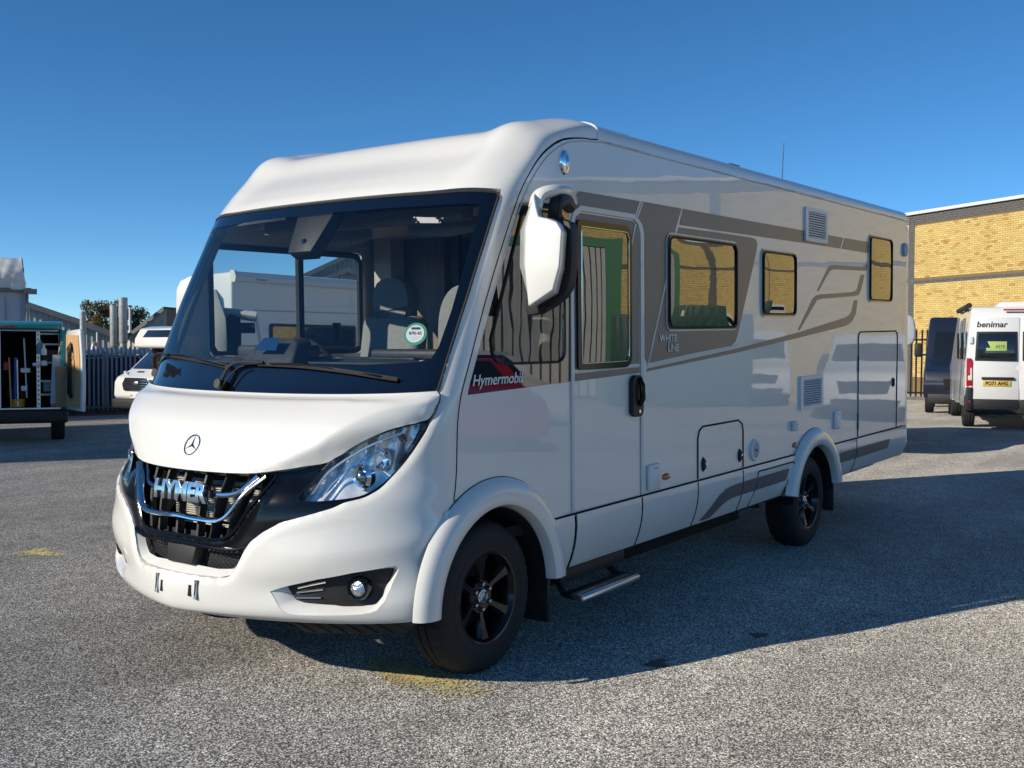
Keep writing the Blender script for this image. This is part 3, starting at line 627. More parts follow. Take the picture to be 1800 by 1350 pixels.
# --- headlights
LI = [(6.31,-.381),(6.93,-.414),(7.6,-.455),(8.09,-.512),(8.53,-.572),(8.90,-.648),(9.08,-.72),(9.13,-.765),(9.0,-.792),(8.59,-.786),(7.74,-.737),(7.03,-.677),(6.57,-.615),(6.38,-.563),(6.27,-.484),(6.22,-.419)]
LI = smooth_curve(LI, 3, True)
for sg in (1, -1):
    L = [(a, sg*b) for a, b in LI]
    cen = np.mean(np.array(L), 0); IN = [tuple(cen+(np.array(q)-cen)*.965) for q in L]
    hl = sheet('headlight', [L], CAP, M['lens'], hero, h=.03, sc=SC, off=-.014)
    sheet('gasket', [[tuple(cen+(np.array(q)-cen)*1.035) for q in L], IN], CAP, M['glossblack'], hl, h=.02, sc=SC, off=-.018, rim=.06)
    sheet('reflector', [IN], CAP, M['reflector'], hl, h=.02, sc=SC, off=-.075, disp=lambda P, ab: 0.012*np.sin(ab[:, 1]*70)*np.exp(-((ab[:, 0]-8)/1.0)**2))
    pr, nr = cp(7.17, sg*-.579, -.05); nr = Vector((-1, 0, .02)).normalized(); pr = Vector(pr)
    b = MB(); u = Vector((0, 1, 0)); w = nr.cross(u)
    for r_, o_ in ((.052, -.03),):
        pass
    R = nr.to_track_quat('Z', 'Y').to_matrix()
    prof = [(0, .030), (.012, .0285), (.022, .023), (.029, .014), (.032, .0), (.032, -.01)]
    bb = MB(); bb.lathe(prof, axis='Z', n=28); bb.v = [tuple(R @ Vector(q)+pr) for q in bb.v]; bb.build('projector_lens', M['chromedark'], hl, smooth=True)
    bb = MB(); bb.lathe([(.033, .012), (.045, .016), (.058, .004), (.052, -.03), (.034, -.03)], axis='Z', n=28); bb.v = [tuple(R @ Vector(q)+pr) for q in bb.v]; bb.build('projector_bezel', M['chrome'], hl, smooth=True)
    p2 = Vector(cp(7.75, sg*-.655, -.055)[0]); bb = MB(); bb.lathe([(.0, -.02), (.03, -.012), (.048, .012), (.052, .02)], axis='Z', n=24); bb.v = [tuple(R @ Vector(q)+p2) for q in bb.v]; bb.build('lamp_bowl', M['chrome'], hl, smooth=True)
    b = MB(); b.tube(curve3([(a, sg*c) for a, c in smooth_curve([(6.55,-.425),(7.3,-.462),(8.0,-.54),(8.4,-.61),(8.72,-.69)], 5)], -.028), .007, 6); b.build('light_guide', M['alu'], hl, smooth=True)
    b = MB(); b.tube(curve3([(a-.28, sg*(c-.012)) for a, c in smooth_curve([(6.75,-.44),(7.3,-.472),(8.0,-.55),(8.4,-.62)], 5)], -.04), .004, 5); b.build('light_guide', M['chrome'], hl, smooth=True)
    b = MB(); 
    for q in range(5): b.box(cp(8.66-q*.07, sg*(-.69-q*.006), -.05)[0], (.012, .03, .007))
    b.build('indicator', M['chrome'], hl)
    # fog lamp pocket
    fo = resample([(a, sg*b) for a, b in FOGO], 72, True); fi = [(a, sg*b) for a, b in FOGI]; fi = resample(fi, 72, True)
    if True:
        # start both loops at their innermost point and run them the same way round
        def norm(lp):
            lp = np.array(lp); k = int(np.argmin(np.abs(lp[:, 1]))); lp = np.roll(lp, -k, 0); x, y = lp[:, 0], lp[:, 1]
            if (x*np.roll(y, -1)-np.roll(x, -1)*y).sum() < 0: lp = np.roll(lp[::-1], 1, 0)
            return lp
        fo, fi = norm(fo), norm(fi)
    c0 = [cp(a, b, -.002)[0] for a, b in fo]; c1 = [cp(a, b, -.05)[0] for a, b in fi]
    c0.append(c0[0]); c1.append(c1[0]); md = [[p*.45+q*.55+cp(a[0], a[1])[1]*.012 for p, q, a in zip(c0, c1, list(fo)+[fo[0]])]]
    band('fog_lamp_recess', c0, c1, M['whitefront'], hero, mid=md)
    fp = sheet('fog_lamp_panel', [[(a, sg*b) for a, b in FOGI]], CAP, M['matteblack'], hero, h=.03, sc=SC, off=-.045, rim=.02, disp=lambda P, ab: 0.012*np.sin(np.clip((np.abs(ab[:, 1])-.42)/.38, 0, 1)*PI)*np.cos((ab[:, 0]-3)*2.2))
    pf, nf = cp(2.98, sg*-.697, -.028); nf = (Vector(nf)*.4+Vector((-1, 0, 0))*.6).normalized(); pf = Vector(pf); R = nf.to_track_quat('Z', 'Y').to_matrix()
    bb = MB(); bb.lathe([(.0, .012), (.02, .011), (.035, .006), (.041, -.004), (.041, -.02)], axis='Z', n=28); bb.v = [tuple(R @ Vector(q)+pf) for q in bb.v]; bb.build('fog_lamp', M['fogglass'], fp, smooth=True)
    bb = MB(); bb.lathe([(.041, -.02), (.041, .012), (.050, .014), (.056, .0), (.058, -.03)], axis='Z', n=28); bb.v = [tuple(R @ Vector(q)+pf) for q in bb.v]; bb.build('lamp_bezel', M['glossblack'], fp, smooth=True)
    for q, (t0, t1) in enumerate(((3.02, 3.30), (2.84, 2.97), (2.66, 2.66))):
        b = MB(); b.tube([cp(t0+(t1-t0)*k/6, sg*(-.455-.10*k/6), -.030)[0] for k in range(7)], .0045, 5); b.build('running_light', M['chrome'] if q < 2 else M['chromedark'], fp, smooth=True)
# --- number-plate fixings, tow-eye cap, lower lip
for s0, w in ((.062, .0), (-.098, .0)):
    m_ = 1 if s0 > 0 else -1
    pp = [cp(t, s0, .013)[0] for t in np.linspace(2.45, 3.28, 6)]
    b = MB(); b.tube(pp, .011, 8, ell=(1, .5)); b.build('plate_bracket', M['alu'], hero, smooth=True)
    b = MB(); b.tube([p+Vector((-.005, 0, 0)) for p in map(Vector, pp)][1:-1], .003, 6); b.build('bracket_slot', M['seam'], hero, smooth=True)
    pp = [cp(t, s0-.024*m_, .0105)[0] for t in np.linspace(2.55, 3.0, 5)]
    b = MB(); b.tube(pp, .011, 8, ell=(1, .35)); b.build('plate_slot', M['seam'], hero, smooth=True)
p, n = cp(3.19, .357, .003); n = Vector(n); u = Vector((0, 1, 0)); u = (u-n*u.dot(n)).normalized(); w = n.cross(u)
b = MB(); b.tube([Vector(p)+(u*math.cos(a)+w*math.sin(a))*.05 for a in np.linspace(0, 2*PI, 25)[:-1]], .0022, 5, closed=True); b.build('tow_eye_cap', M['grp'], hero, smooth=True)
for sg in (-1, 1):
    ss_ = np.linspace(.30, .93, 40); k_ = np.clip(np.minimum((ss_-.30)/.12, (.93-ss_)/.10), 0.05, 1)
    c0 = [Vector(cp(1.1, sg*s)[0])+Vector((.015, 0, 0)) for s in ss_]; c1 = [Vector(cp(1.1, sg*s)[0])+Vector((.085, 0, -.072*k)) for s, k in zip(ss_, k_)]
    lv = band('lower_vent', c0, c1, M['matteblack'], hero)
    for q in range(3, 36, 4):
        b = MB(); b.tube([c0[q]+Vector((-.004, 0, 0)), c1[min(q+3, 39)]+Vector((-.004, 0, .003))], .005, 4); b.build('vent_rib', M['rubber'], lv)
# --- windscreen
WSO = [(11.03,0),(11.03,-.4),(11.03,-.758),(11.12,-.771),(11.5,-.775),(12.3,-.782),(13.0,-.79),(14.0,-.79),(14.85,-.782),(14.98,-.77),(15.0,-.4),(15.0,0)]
WSI = [(11.95,0),(11.93,-.35),(11.96,-.62),(12.02,-.686),(12.24,-.708),(12.8,-.717),(13.5,-.71),(14.15,-.697),(14.60,-.684),(14.68,-.67),(14.69,-.45),(14.70,0)]
wso = mir(WSO); wsi = mir(WSI)
sheet('windscreen_border', [wso, wsi], CAP, M['frit'], hero, h=.04, sc=SC, off=.001, rim=.02)
sheet('windscreen', [wsi], CAP, M['ws'], hero, h=.05, sc=SC, off=.001)
b = MB(); o1 = resample(wso, 160, True); b.tube([cp(a, c, .002)[0] for a, c in o1], .006, 5, closed=True); b.build('windscreen_seal', M['rubber'], hero, smooth=True)
sc_ = [cp(a, c, o)[0] for o in (-.012, -.09) for a, c in ((14.95,.085),(14.95,-.085),(13.95,-.045),(13.95,.055))]
b = MB(); b.add(sc_, [(0,1,2,3),(4,7,6,5),(0,4,5,1),(1,5,6,2),(2,6,7,3),(3,7,4,0)]); sens = b.build('camera_housing', M['matteblack'], hero, bevel=.006)
b = MB(); b.lathe([(0, .0), (.012, .0), (.014, -.01)], axis='X', n=16, c=tuple(cp(14.15, .0, -.004)[0]), flip=-1); b.build('camera_lens', M['glossblack'], sens, smooth=True)
# circular dealer disc on the glass
ps, ns = cp(12.46, -.575, -.006); ps = Vector(ps); ns = Vector(ns); us = Vector((0, 0, 1)); us = (us-ns*us.dot(ns)).normalized(); vs = us.cross(ns)
def disc(name, c, r, m, parent, o, th=.001):
    b = MB(); a = [c+ns*o+(us*math.sin(q)+vs*math.cos(q))*r for q in np.linspace(0, 2*PI, 41)[:-1]]; b.add(a, [tuple(range(40))]); return b.build(name, m, parent)
dsk = disc('windscreen_disc', ps, .056, M['greenprint'], hero, .003); disc('disc_face', ps, .044, M['whiteprint'], dsk, .005)
for tx, sz, dz in (('B', .022, .026), ('870-45', .022, .002), ('_ _ _ _ _', .012, -.012), ('_ _ _ _', .012, -.022)):
    if tx != 'B': text('print', tx, sz, M['print'], dsk, frame(ps+ns*.007+us*dz, -vs if vs.y > 0 else vs, us), extr=.0002)
b = MB()
for q in range(5): b.box(ps+ns*.0065+us*.026+vs*(q-2)*.009, (.002, .006, .010+.004*(q % 2)))
b.build('printed_emblem', M['print'], dsk)
# pale film left behind at the top of the glass
b = MB(); b.add([cp(14.36, -.385, .003)[0], cp(14.48, -.385, .003)[0], cp(14.44, -.46, .003)[0], cp(14.42, -.53, .003)[0], cp(14.31, -.53, .003)[0], cp(14.33, -.46, .003)[0]], [(0, 1, 2, 3, 4, 5)])
b.build('paper_strip', M['filmstrip'], hero)
# wipers
for nm, arm, blade in (('near', [(11.25,.100),(11.6,.094),(11.86,.074),(11.94,.02),(11.93,-.06)], [(11.92,-.03),(11.88,-.2),(11.75,-.376),(11.52,-.566)]),
                       ('far', [(11.25,.90),(11.55,.86),(11.85,.76),(12.03,.60),(12.04,.46)], [(12.05,.52),(12.02,.36),(11.93,.2),(11.80,.07)])):
    A = curve3(smooth_curve(arm, 6), .035); b = MB(); b.tube(A, list(np.linspace(.016, .008, len(A))), 8, ell=(1, .7)); wp = b.build('wiper', M['matteblack'], hero, smooth=True)
    B = curve3(smooth_curve(blade, 6), .018); b = MB(); b.tube(B, .0085, 6, ell=(.7, 1.3)); b.build('wiper_blade', M['rubber'], wp, smooth=True)
    mid = B[len(B)//3]; b = MB(); b.tube([B[2]+Vector((-.012, 0, .006)), mid+Vector((-.014, 0, .012)), B[-3]+Vector((-.008, 0, .004))], .0045, 6); b.build('blade_spine', M['glossblack'], wp, smooth=True)
    b = MB(); q = Vector(cp(arm[0][0], arm[0][1], .02)[0]); b.cyl(q+Vector((.02, 0, 0)), q+Vector((-.03, 0, .015)), .024, 16); b.build('wiper_pivot', M['matteblack'], wp, smooth=True)
    b = MB(); b.tube([A[k]+Vector((-.005, -.02-.004*k, -.012)) for k in range(0, len(A)*3//5)], .004, 5); b.build('washer_hose', M['rubber'], wp, smooth=True)

# --- side walls
Q = [(float(rows(np.array(t))[2])+.004, float(rows(np.array(t))[3])) for t in np.arange(6.0, 20.9, .5)]+[(2.0, 2.722)]
def plane(side, y=W2): return Fn(lambda a, b: np.stack([a, np.full_like(a, side*y), b], -1), 1 if side < 0 else -1)
def arc(cx, cz, r, a0, a1, n=16): return [(cx+r*math.cos(math.radians(a)), cz+r*math.sin(math.radians(a))) for a in np.linspace(a0, a1, n)]
FC = (1.032, .400); RC = (5.276, .295); RO = .588
fa = math.degrees(math.asin((.716-FC[1])/RO)); ra = math.degrees(math.asin((.716-RC[1])/RO))
LEN = 7.74
base = Q+[(LEN, 2.722), (LEN+.03, 2.60), (LEN+.035, .716)]+arc(*RC, RO, ra, 180-ra)
door_notch = [(2.462, .716)]+[(2.462, 2.24), (2.44, 2.295), (2.39, 2.328)]+[(1.81, 2.328), (1.757, 2.295), (1.735, 2.24)]+[(1.735, .716)]
tail = arc(*FC, RO, fa, 117)
CG = smooth_curve([(1.285, 2.315)], 1) if False else [(1.285, 2.332), (1.70, 2.337), (1.712, 2.32), (1.712, 1.425), (1.70, 1.417), (.840, 1.396), (.855, 1.44), (1.02, 1.80), (1.15, 2.08), (1.265, 2.31)]
PN = [(1.02, 1.65), (1.03, 1.58), (1.06, 1.543), (1.10, 1.532), (1.60, 1.525), (1.64, 1.54), (1.655, 1.58), (1.655, 2.25), (1.64, 2.28), (1.60, 2.292), (1.33, 2.292), (1.28, 2.26)]
wall = sheet('side_wall', [base+door_notch+tail, CG], plane(-1), M['white'], hero, h=.12, rim=.02, ang=30)
wallR = sheet('side_wall', [base+tail, rrect(1.10, 2.42, 1.54, 2.235, .05)], plane(1), M['white'], hero, h=.2, rim=.02)
sheet('cab_side_trim', [CG, PN], plane(-1, W2+.001), M['cabgloss'], hero, h=.2, rim=.01)
cw = sheet('cab_side_window', [PN], plane(-1, W2+.0005), M['cabpane'], hero, h=.2)
b = MB(); b.tube([(x, -W2-.004, z) for x, z in resample(PN, 80, True)], .007, 5, closed=True); b.build('window_seal', M['rubber'], cw, smooth=True)
b = MB(); b.tube([(.90, -W2-.003, 1.46), (1.02, -W2-.003, 1.70)], .0, 4)
text('lettering', 'Hymermobil', .075, M['whiteprint'], hero, frame((1.07, -W2-.004, 1.458), (1, 0, 0), (0, 0, 1)), extr=.0012, offset=.0006, shear=.25, sx=1.05)
# far cab window with its divider
fw_ = MB(); fw_.tube([(x, W2-.01, z) for x, z in resample(rrect(1.12, 2.40, 1.56, 2.215, .05), 70, True)], .022, 6, closed=True); fwo = fw_.build('cab_side_window', M['rubber'], hero, smooth=True)
b = MB(); b.box((1.84, W2-.01, 1.887), (.045, .03, .66)); b.build('window_divider', M['rubber'], fwo)
sheet('pane', [rrect(1.12, 2.40, 1.56, 2.215, .05)], plane(1, W2-.006), M['clearpane'], fwo, h=.3)
# side joint between the cap and the wall
b = MB(); b.tube([(x-.004, -W2-.0005, z) for x, z in Q], .0035, 4); b.build('joint', M['seam'], hero)
b = MB(); b.tube([(x+.030, -W2-.001, z-.012) for x, z in Q[14:]]+[(3.5, -W2-.001, 2.712), (LEN, -W2-.001, 2.712)], .006, 6, ell=(1, .6)); b.build('roof_joint', M['grp'], hero, smooth=True)

# roof, run back from the cap section
sec = [(float(q[1]), float(q[2])) for q in capf(np.full(41, 20.95), np.linspace(-1, 1, 41))]
def rooff(x, s):
    y = np.interp(s, np.linspace(-1, 1, 41), [q[0] for q in sec]); z = np.interp(s, np.linspace(-1, 1, 41), [q[1] for q in sec])
    k = np.clip((x-7.80)/.2, 0, 1); z = z-.10*k**2.4*np.clip((z-2.70)/.14, 0, 1); return np.stack([x, y, z], -1)
sheet('roof', [[(2.004, -1), (LEN+.03, -1), (LEN+.03, 1), (2.004, 1)]], Fn(rooff, 1), M['white'], hero, h=.12, sc=(1, 1.4), rim=.03)
b = MB(); b.tube([Vector(rooff(np.array(2.0), np.array(s)))+Vector((0, 0, .003)) for s in np.linspace(-1, 1, 41)], .006, 5); b.build('roof_seam', M['grp'], hero, smooth=True)
# rear panel with rounded corners, bumper
rr_ = rrect(-W2, W2, .42, 2.73, .12)
b = MB(); b.prism([(p[0]*.995, p[1]) for p in rr_], LEN-.05, LEN+.12, lambda a, c, h: (h, a, c)); b.build('rear_panel', M['white'], hero, bevel=.075, seg=5)
b = MB(); b.box((LEN+.06, 0, .52), (.12, 2.14, .24)); b.build('rear_bumper', M['grp'], hero, bevel=.05, seg=4)
for z in (.60, 1.12): pass
b = MB(); b.box((LEN+.05, -W2+.06, 1.10), (.03, .10, .32)); b.build('tail_light', M['red'], hero, bevel=.01)
b = MB(); b.cyl((LEN-.05, -W2-.0, 2.43), (LEN-.05, -W2-.022, 2.43), .065, 28); b.build('reversing_camera_cap', M['cladding'], hero, bevel=.005)
b = MB(); b.box((4.2, 0, .50), (6.6, 1.85, .14)); b.box((3.1, 0, .38), (2.6, 1.7, .24)); b.box((6.9, 0, .40), (1.7, 1.6, .2)); b.box((5.276, 0, .36), (.6, 1.5, .16)); b.build('chassis', M['seam'], hero)
b = MB(); b.box((4.4, 0, .68), (6.9, 2.06, .06)); b.build('floor', M['seam'], hero)

# --- decals
def decal(name, lp, m, o=.002, parent=None, holes=[]): return sheet(name, [lp]+holes, plane(-1, W2+o), m, parent or hero, h=.5, grid=False)
D = M['greydecal']
decal('grey_band', [(1.80, 2.425), (2.462, 2.431), (2.395, 2.325), (1.75, 2.325), (1.735, 2.36)], D)
decal('grey_band', [(2.485, 2.432), (2.986, 2.433), (2.905, 2.30), (2.895, 2.26), (2.545, 1.49), (2.515, 1.52), (2.515, 2.25), (2.492, 2.30), (2.43, 2.335)], D)
decal('grey_band', [(3.005, 2.433), (5.945, 2.438), (5.865, 2.343), (5.04, 2.341), (2.955, 2.330)], D)
decal('grey_band', [(5.975, 2.438), (6.66, 2.442), (6.60, 2.343), (6.45, 2.343), (5.90, 2.343)], D)
blk = smooth_curve([(2.945, 2.315), (3.6, 2.320), (4.05, 2.320)], 2)+[(4.125, 2.312), (4.148, 2.285), (4.130, 2.225), (3.815, 1.640), (3.785, 1.60), (3.72, 1.570), (3.2, 1.537), (2.560, 1.488), (2.91, 2.25)]
decal('grey_panel', blk, D)
decal('silver_stripe', [(2.548, 1.481), (3.2, 1.530), (3.72, 1.563), (3.80, 1.58), (3.81, 1.556), (2.56, 1.462)], M['silverdecal'])
lst = [(2.545, 1.458), (3.81, 1.550), (4.934, 1.650), (5.988, 1.765), (6.12, 1.79), (6.18, 1.835), (6.225, 1.92), (6.322, 1.92), (6.27, 1.80), (6.20, 1.745), (6.10, 1.712), (6.0, 1.695), (4.954, 1.610), (3.81, 1.522), (2.53, 1.440)]
decal('grey_stripe', lst, D)
decal('grey_stripe', [(5.327, 1.975), (5.58, 2.175), (5.66, 2.197), (5.75, 2.200), (6.42, 2.212), (6.52, 2.225), (6.565, 2.267), (6.59, 2.21), (6.55, 2.185), (6.44, 2.180), (5.72, 2.165), (5.621, 2.148), (5.36, 1.975)], D)
decal('grey_stripe', [(4.923, 1.668), (5.235, 1.912), (5.30, 1.940), (5.411, 1.952), (6.20, 1.988), (6.30, 2.01), (6.405, 2.146), (6.50, 2.146), (6.40, 2.0), (6.345, 1.965), (6.25, 1.955), (5.453, 1.918), (5.33, 1.905), (4.961, 1.667)], D)
# light dividing lines
def strip(name, p0, p1, w, m=None, y=.0035):
    b = MB(); b.box(((p0[0]+p1[0])/2, -W2-y, (p0[1]+p1[1])/2), (math.dist(p0, p1), .0016, w), mtx=Matrix.Rotation(-math.atan2(p1[1]-p0[1], p1[0]-p0[0]), 3, 'Y')); return b.build(name, m or M['silverdecal'], hero)
strip('light_line', (2.49, 2.43), (2.43, 2.335), .012); strip('light_line', (2.90, 2.245), (2.545, 1.47), .012)
text('lettering', 'WHITE', .062, M['silverdecal'], hero, frame((2.80, -W2-.006, 1.632), (1, 0, 0), (0, 0, 1)), extr=.001, offset=.0012, sx=1.15)
text('lettering', 'LINE', .062, M['silverdecal'], hero, frame((2.865, -W2-.006, 1.572), (1, 0, 0), (0, 0, 1)), extr=.001, offset=.0012, sx=1.15)
b = MB(); b.box((2.808, -W2-.005, 1.603), (.008, .001, .11)); b.build('light_line', M['silverdecal'], hero)

# --- windows with bulged acrylic panes
def window(x0, x1, z0, z1, r=.06, bulge=.010):
    fr = sheet('window', [rrect(x0, x1, z0, z1, r), rrect(x0+.012, x1-.012, z0+.012, z1-.012, r*.8)], plane(-1, W2+.008), M['silverdecal'], hero, h=.2, rim=.010)
    sheet('frame', [rrect(x0+.012, x1-.012, z0+.012, z1-.012, r*.8), rrect(x0+.034, x1-.034, z0+.032, z1-.032, r*.6)], plane(-1, W2+.016), M['glossblack'], fr, h=.2, rim=.014)
    cx, cz, wx, wz = (x0+x1)/2, (z0+z1)/2, (x1-x0)/2, (z1-z0)/2
    def dd(P, ab):
        u = np.clip(np.abs(ab[:, 0]-cx)/wx, 0, 1); v = np.clip(np.abs(ab[:, 1]-cz)/wz, 0, 1); return bulge*(1-u**4)*(1-v**4)
    sheet('pane', [rrect(x0+.03, x1-.03, z0+.028, z1-.028, r*.65)], plane(-1, W2+.008), M['acrylic'], fr, h=.028, disp=dd, ang=60)
    b = MB(); b.tube([(x, -W2-.017, z) for x, z in resample(rrect(x0+.028, x1-.028, z0+.026, z1-.026, r*.65), 60, True)], .006, 5, closed=True); b.build('seal', M['rubber'], fr, smooth=True)
window(2.775, 3.80, 1.675, 2.275); window(4.205, 4.875, 1.765, 2.258); window(6.60, 7.29, 1.905, 2.515)

# --- habitation door
door = sheet('door', [[(1.742, .716), (2.455, .716), (2.455, 2.235), (2.43, 2.29), (2.38, 2.32), (1.815, 2.32), (1.765, 2.29), (1.742, 2.24)]], plane(-1, W2), M['white'], hero, h=.12, rim=.03)
o = decal('grey_panel', [(1.756, 1.478), (2.447, 1.490), (2.447, 2.232), (2.425, 2.283), (2.376, 2.312), (1.819, 2.312), (1.775, 2.286), (1.756, 2.235)], D, parent=door)
decal('grey_stripe', [(1.756, 1.418), (2.447, 1.436), (2.447, 1.470), (1.756, 1.458)], D, parent=door)
b = MB(); b.box((2.10, -W2-.003, 1.468), (.69, .002, .006), mtx=Matrix.Rotation(-.017, 3, 'Y')); b.build('light_line', M['silverdecal'], door)
b = MB(); b.box((2.385, -W2-.004, 2.24), (.125, .0016, .012), mtx=Matrix.Rotation(-1.2, 3, 'Y')); b.build('light_line', M['silverdecal'], door)
dwl = rrect(1.772, 2.345, 1.475, 2.275, [.07, .03, .03, .07])
dw = sheet('door_window', [dwl, inset(dwl, .034)], plane(-1, W2+.014), M['glossblack'], door, h=.2, rim=.016)
dgl = inset(dwl, .030)
sheet('pane', [dgl], plane(-1, W2+.010), M['doorglass'], dw, h=.1, disp=lambda P, ab: .003*np.sin((ab[:, 0]-1.8)*5)*np.cos((ab[:, 1]-1.8)*2))
b = MB(); b.tube([(x, -W2-.0155, z) for x, z in resample(inset(dwl, .036), 70, True)], .004, 5, closed=True); b.build('seal', M['chromedark'], dw, smooth=True)
dfp = [(1.712, .72), (1.712, 2.235), (1.742, 2.312), (1.812, 2.350), (2.385, 2.350), (2.455, 2.315), (2.487, 2.240), (2.487, .72)]
dfp2 = [(1.738, .72), (1.738, 2.238), (1.762, 2.292), (1.815, 2.322), (2.382, 2.322), (2.434, 2.292), (2.458, 2.237), (2.458, .72)]
sheet('door_frame', [dfp+dfp2[::-1]], plane(-1, W2+.008), M['silverdecal'], hero, h=.2, rim=.010, grid=False)
hd = MB(); hd.prism(rrect(2.325, 2.45, 1.185, 1.425, [.05, .05, .04, .04]), W2+.002, W2+.030, lambda a, c, h: (a, -h, c)); hdo = hd.build('door_handle', M['matteblack'], door, bevel=.008, seg=3)
b = MB(); b.tube([(2.395, -W2-.030, 1.41), (2.393, -W2-.052, 1.37), (2.393, -W2-.055, 1.29), (2.395, -W2-.034, 1.25)], [.012, .015, .015, .012], 8, ell=(1, 1.3)); b.build('grip', M['glossblack'], hdo, smooth=True)
b = MB(); b.cyl((2.40, -W2-.028, 1.215), (2.40, -W2-.034, 1.215), .011, 14); b.build('lock', M['chrome'], hdo)
b = MB(); b.box((2.1, -W2+.034, 1.45), (.80, .02, 1.9)); b.build('door_backing', M['seam'], hero)
b = MB(); b.box((1.30, -W2+.13, 1.16), (.9, .02, .40)); b.build('inner_lining', M['lining'], hero)

# --- skirts
def skf(side):
    def f(x, z):
        u = np.clip((.716-z)/.30, 0, 1.2); y = -(1.113+.035*u-.088*u*u); return np.stack([x, -side*y, z], -1)
    return Fn(f, 1 if side < 0 else -1)
def skirt(name, lp, parent=None, side=-1, o=0., m=None, rim=.02): return sheet(name, [lp], skf(side), m or M['white'], parent or hero, h=.05, rim=rim, off=o)
zt, zb = .708, .416
faz = math.degrees(math.asin((zt-FC[1])/RO)); raz = math.degrees(math.asin((zt-RC[1])/RO)); rab = math.degrees(math.asin((zb-RC[1])/RO))
skirt('skirt_panel', [(FC[0]+.575, zb), (1.722, zb), (1.722, zt)]+arc(*FC, RO, faz, 3, 6))
skirt('door_skirt', [(1.748, zb), (2.447, zb), (2.447, zt), (1.748, zt)], door)
skirt('skirt_panel', [(2.462, zb), (3.178, zb), (3.178, zt), (2.462, zt)])
skirt('skirt_panel', [(3.192, zb), (3.876, zb), (3.876, zt), (3.192, zt)])
skirt('skirt_panel', [(3.890, zb)]+arc(*RC, RO, 180-rab, 180-raz, 6)+[(3.890, zt)])
skirt('skirt_panel', arc(*RC, RO, raz, rab, 6)+[(6.272, zb), (6.272, zt)])
skirt('skirt_panel', [(6.290, zb), (LEN+.02, zb), (LEN+.035, .5), (LEN+.035, zt), (6.290, zt)])
for x in (1.735, 2.455, 3.185, 3.883, 6.281):
    b = MB(); b.tube([Vector(skf(-1)(np.array(x), np.array(z)))+Vector((0, .004, 0)) for z in np.linspace(.70, .42, 6)], .0085, 5); b.build('skirt_gap', M['seam'], hero, smooth=True)
b = MB(); b.tube([(1.65, -1.113, .7125), (4.85, -1.113, .7125)], .004, 4); b.tube([(5.75, -1.113, .7125), (LEN, -1.113, .7125)], .004, 4); b.build('skirt_joint', M['seam'], hero)
skirt('far_skirt', [(1.62, zb)]+[(4.68, zb)]+arc(*RC, RO, 180-rab, 180-raz, 6)+[(1.56, zt)], side=1)
skirt('far_skirt', arc(*RC, RO, raz, rab, 6)+[(LEN, zb), (LEN, zt)], side=1)
b = MB(); b.box((2.2, -1.04, .44), (1.1, .04, .06)); b.box((4.0, -1.02, .42), (1.4, .04, .05)); b.build('sill_rail', M['seam'], hero)
def skd(lp): return sheet('grey_stripe', [densify(lp, .06)], skf(-1), D, hero, h=.05, off=.0035)
skd([(3.29, .432), (3.40, .505), (3.50, .572), (3.60, .608), (3.72, .620), (3.872, .624), (3.872, .532), (3.74, .530), (3.66, .522), (3.58, .500), (3.46, .44), (3.45, .432)])
skd([(3.894, .624), (4.72, .624), (4.69, .535), (3.894, .532)]); skd([(5.845, .627), (6.268, .627), (6.268, .538), (5.86, .538)]); skd([(6.294, .626), (7.21, .626), (7.225, .615), (7.20, .54), (6.294, .537)])
def skl(pts, w=.004, m=None):
    b = MB(); b.tube([Vector(skf(-1)(np.array(a), np.array(c)))+Vector((0, -.002, 0)) for a, c in pts], w, 4); return b.build('hatch_seam', m or M['seam'], hero)
skl([(4.07, .42), (4.12, .55), (4.135, .655), (4.15, .665), (4.5, .665), (4.80, .665), (4.815, .655), (4.79, .55), (4.70, .43)], .005)
# exhaust
b = MB(); b.tube([(4.33, -.85, .40), (4.33, -1.0, .40), (4.33, -1.05, .405)], .034, 14); b.build('exhaust_pipe', M['matteblack'], hero, smooth=True)

# --- wheel arches
def flare(c, a0, a1, side=-1):
    # small radius first: from the inner lip outwards to where it dies into the wall
    prof = [(.438, .96), (.440, 1.06), (.447, 1.125), (.460, 1.150), (.485, 1.160), (.53, 1.158), (.565, 1.142), (.583, 1.122), (.592, 1.096)]
    b = MB(); b.lathe([(r, h) for r, h in prof], c=(c[0], 0, c[1]), axis='Y', n=64, a0=math.radians(a0), a1=math.radians(a1), flip=side)
    o = b.build('wheel_arch', M['whitefront'], hero, smooth=True, ang=35)
    b = MB(); b.tube([(c[0]+.589*math.cos(a), side*1.1015, c[1]+.589*math.sin(a)) for a in np.linspace(math.radians(max(a0, 20)), math.radians(min(a1, 125 if c is FC else 160)), 50)], .0035, 4); b.build('arch_seam', M['seam'], o)
    b = MB(); b.lathe([(.437, .50), (.437, 1.10)], c=(c[0], 0, c[1]), axis='Y', n=40, a0=math.radians(a0-8), a1=math.radians(a1+8), flip=side)
    b.add([(c[0]+.44*math.cos(a), side*.5, c[1]+.44*math.sin(a)) for a in np.linspace(-.15, PI+.15, 24)], [tuple(range(24))]); b.build('wheel_housing', M['seam'], o)
for sd in (-1, 1):
    flare(FC, 2, 178, sd); flare(RC, 12, 168, sd)
    for c, x in ((FC, .47), (RC, .475)):
        b = MB(); b.box((c[0]+x-.005, sd*.97, .33 if c is FC else .30), (.025, .26, .30)); b.build('mud_flap', M['matteblack'], hero, bevel=.006)
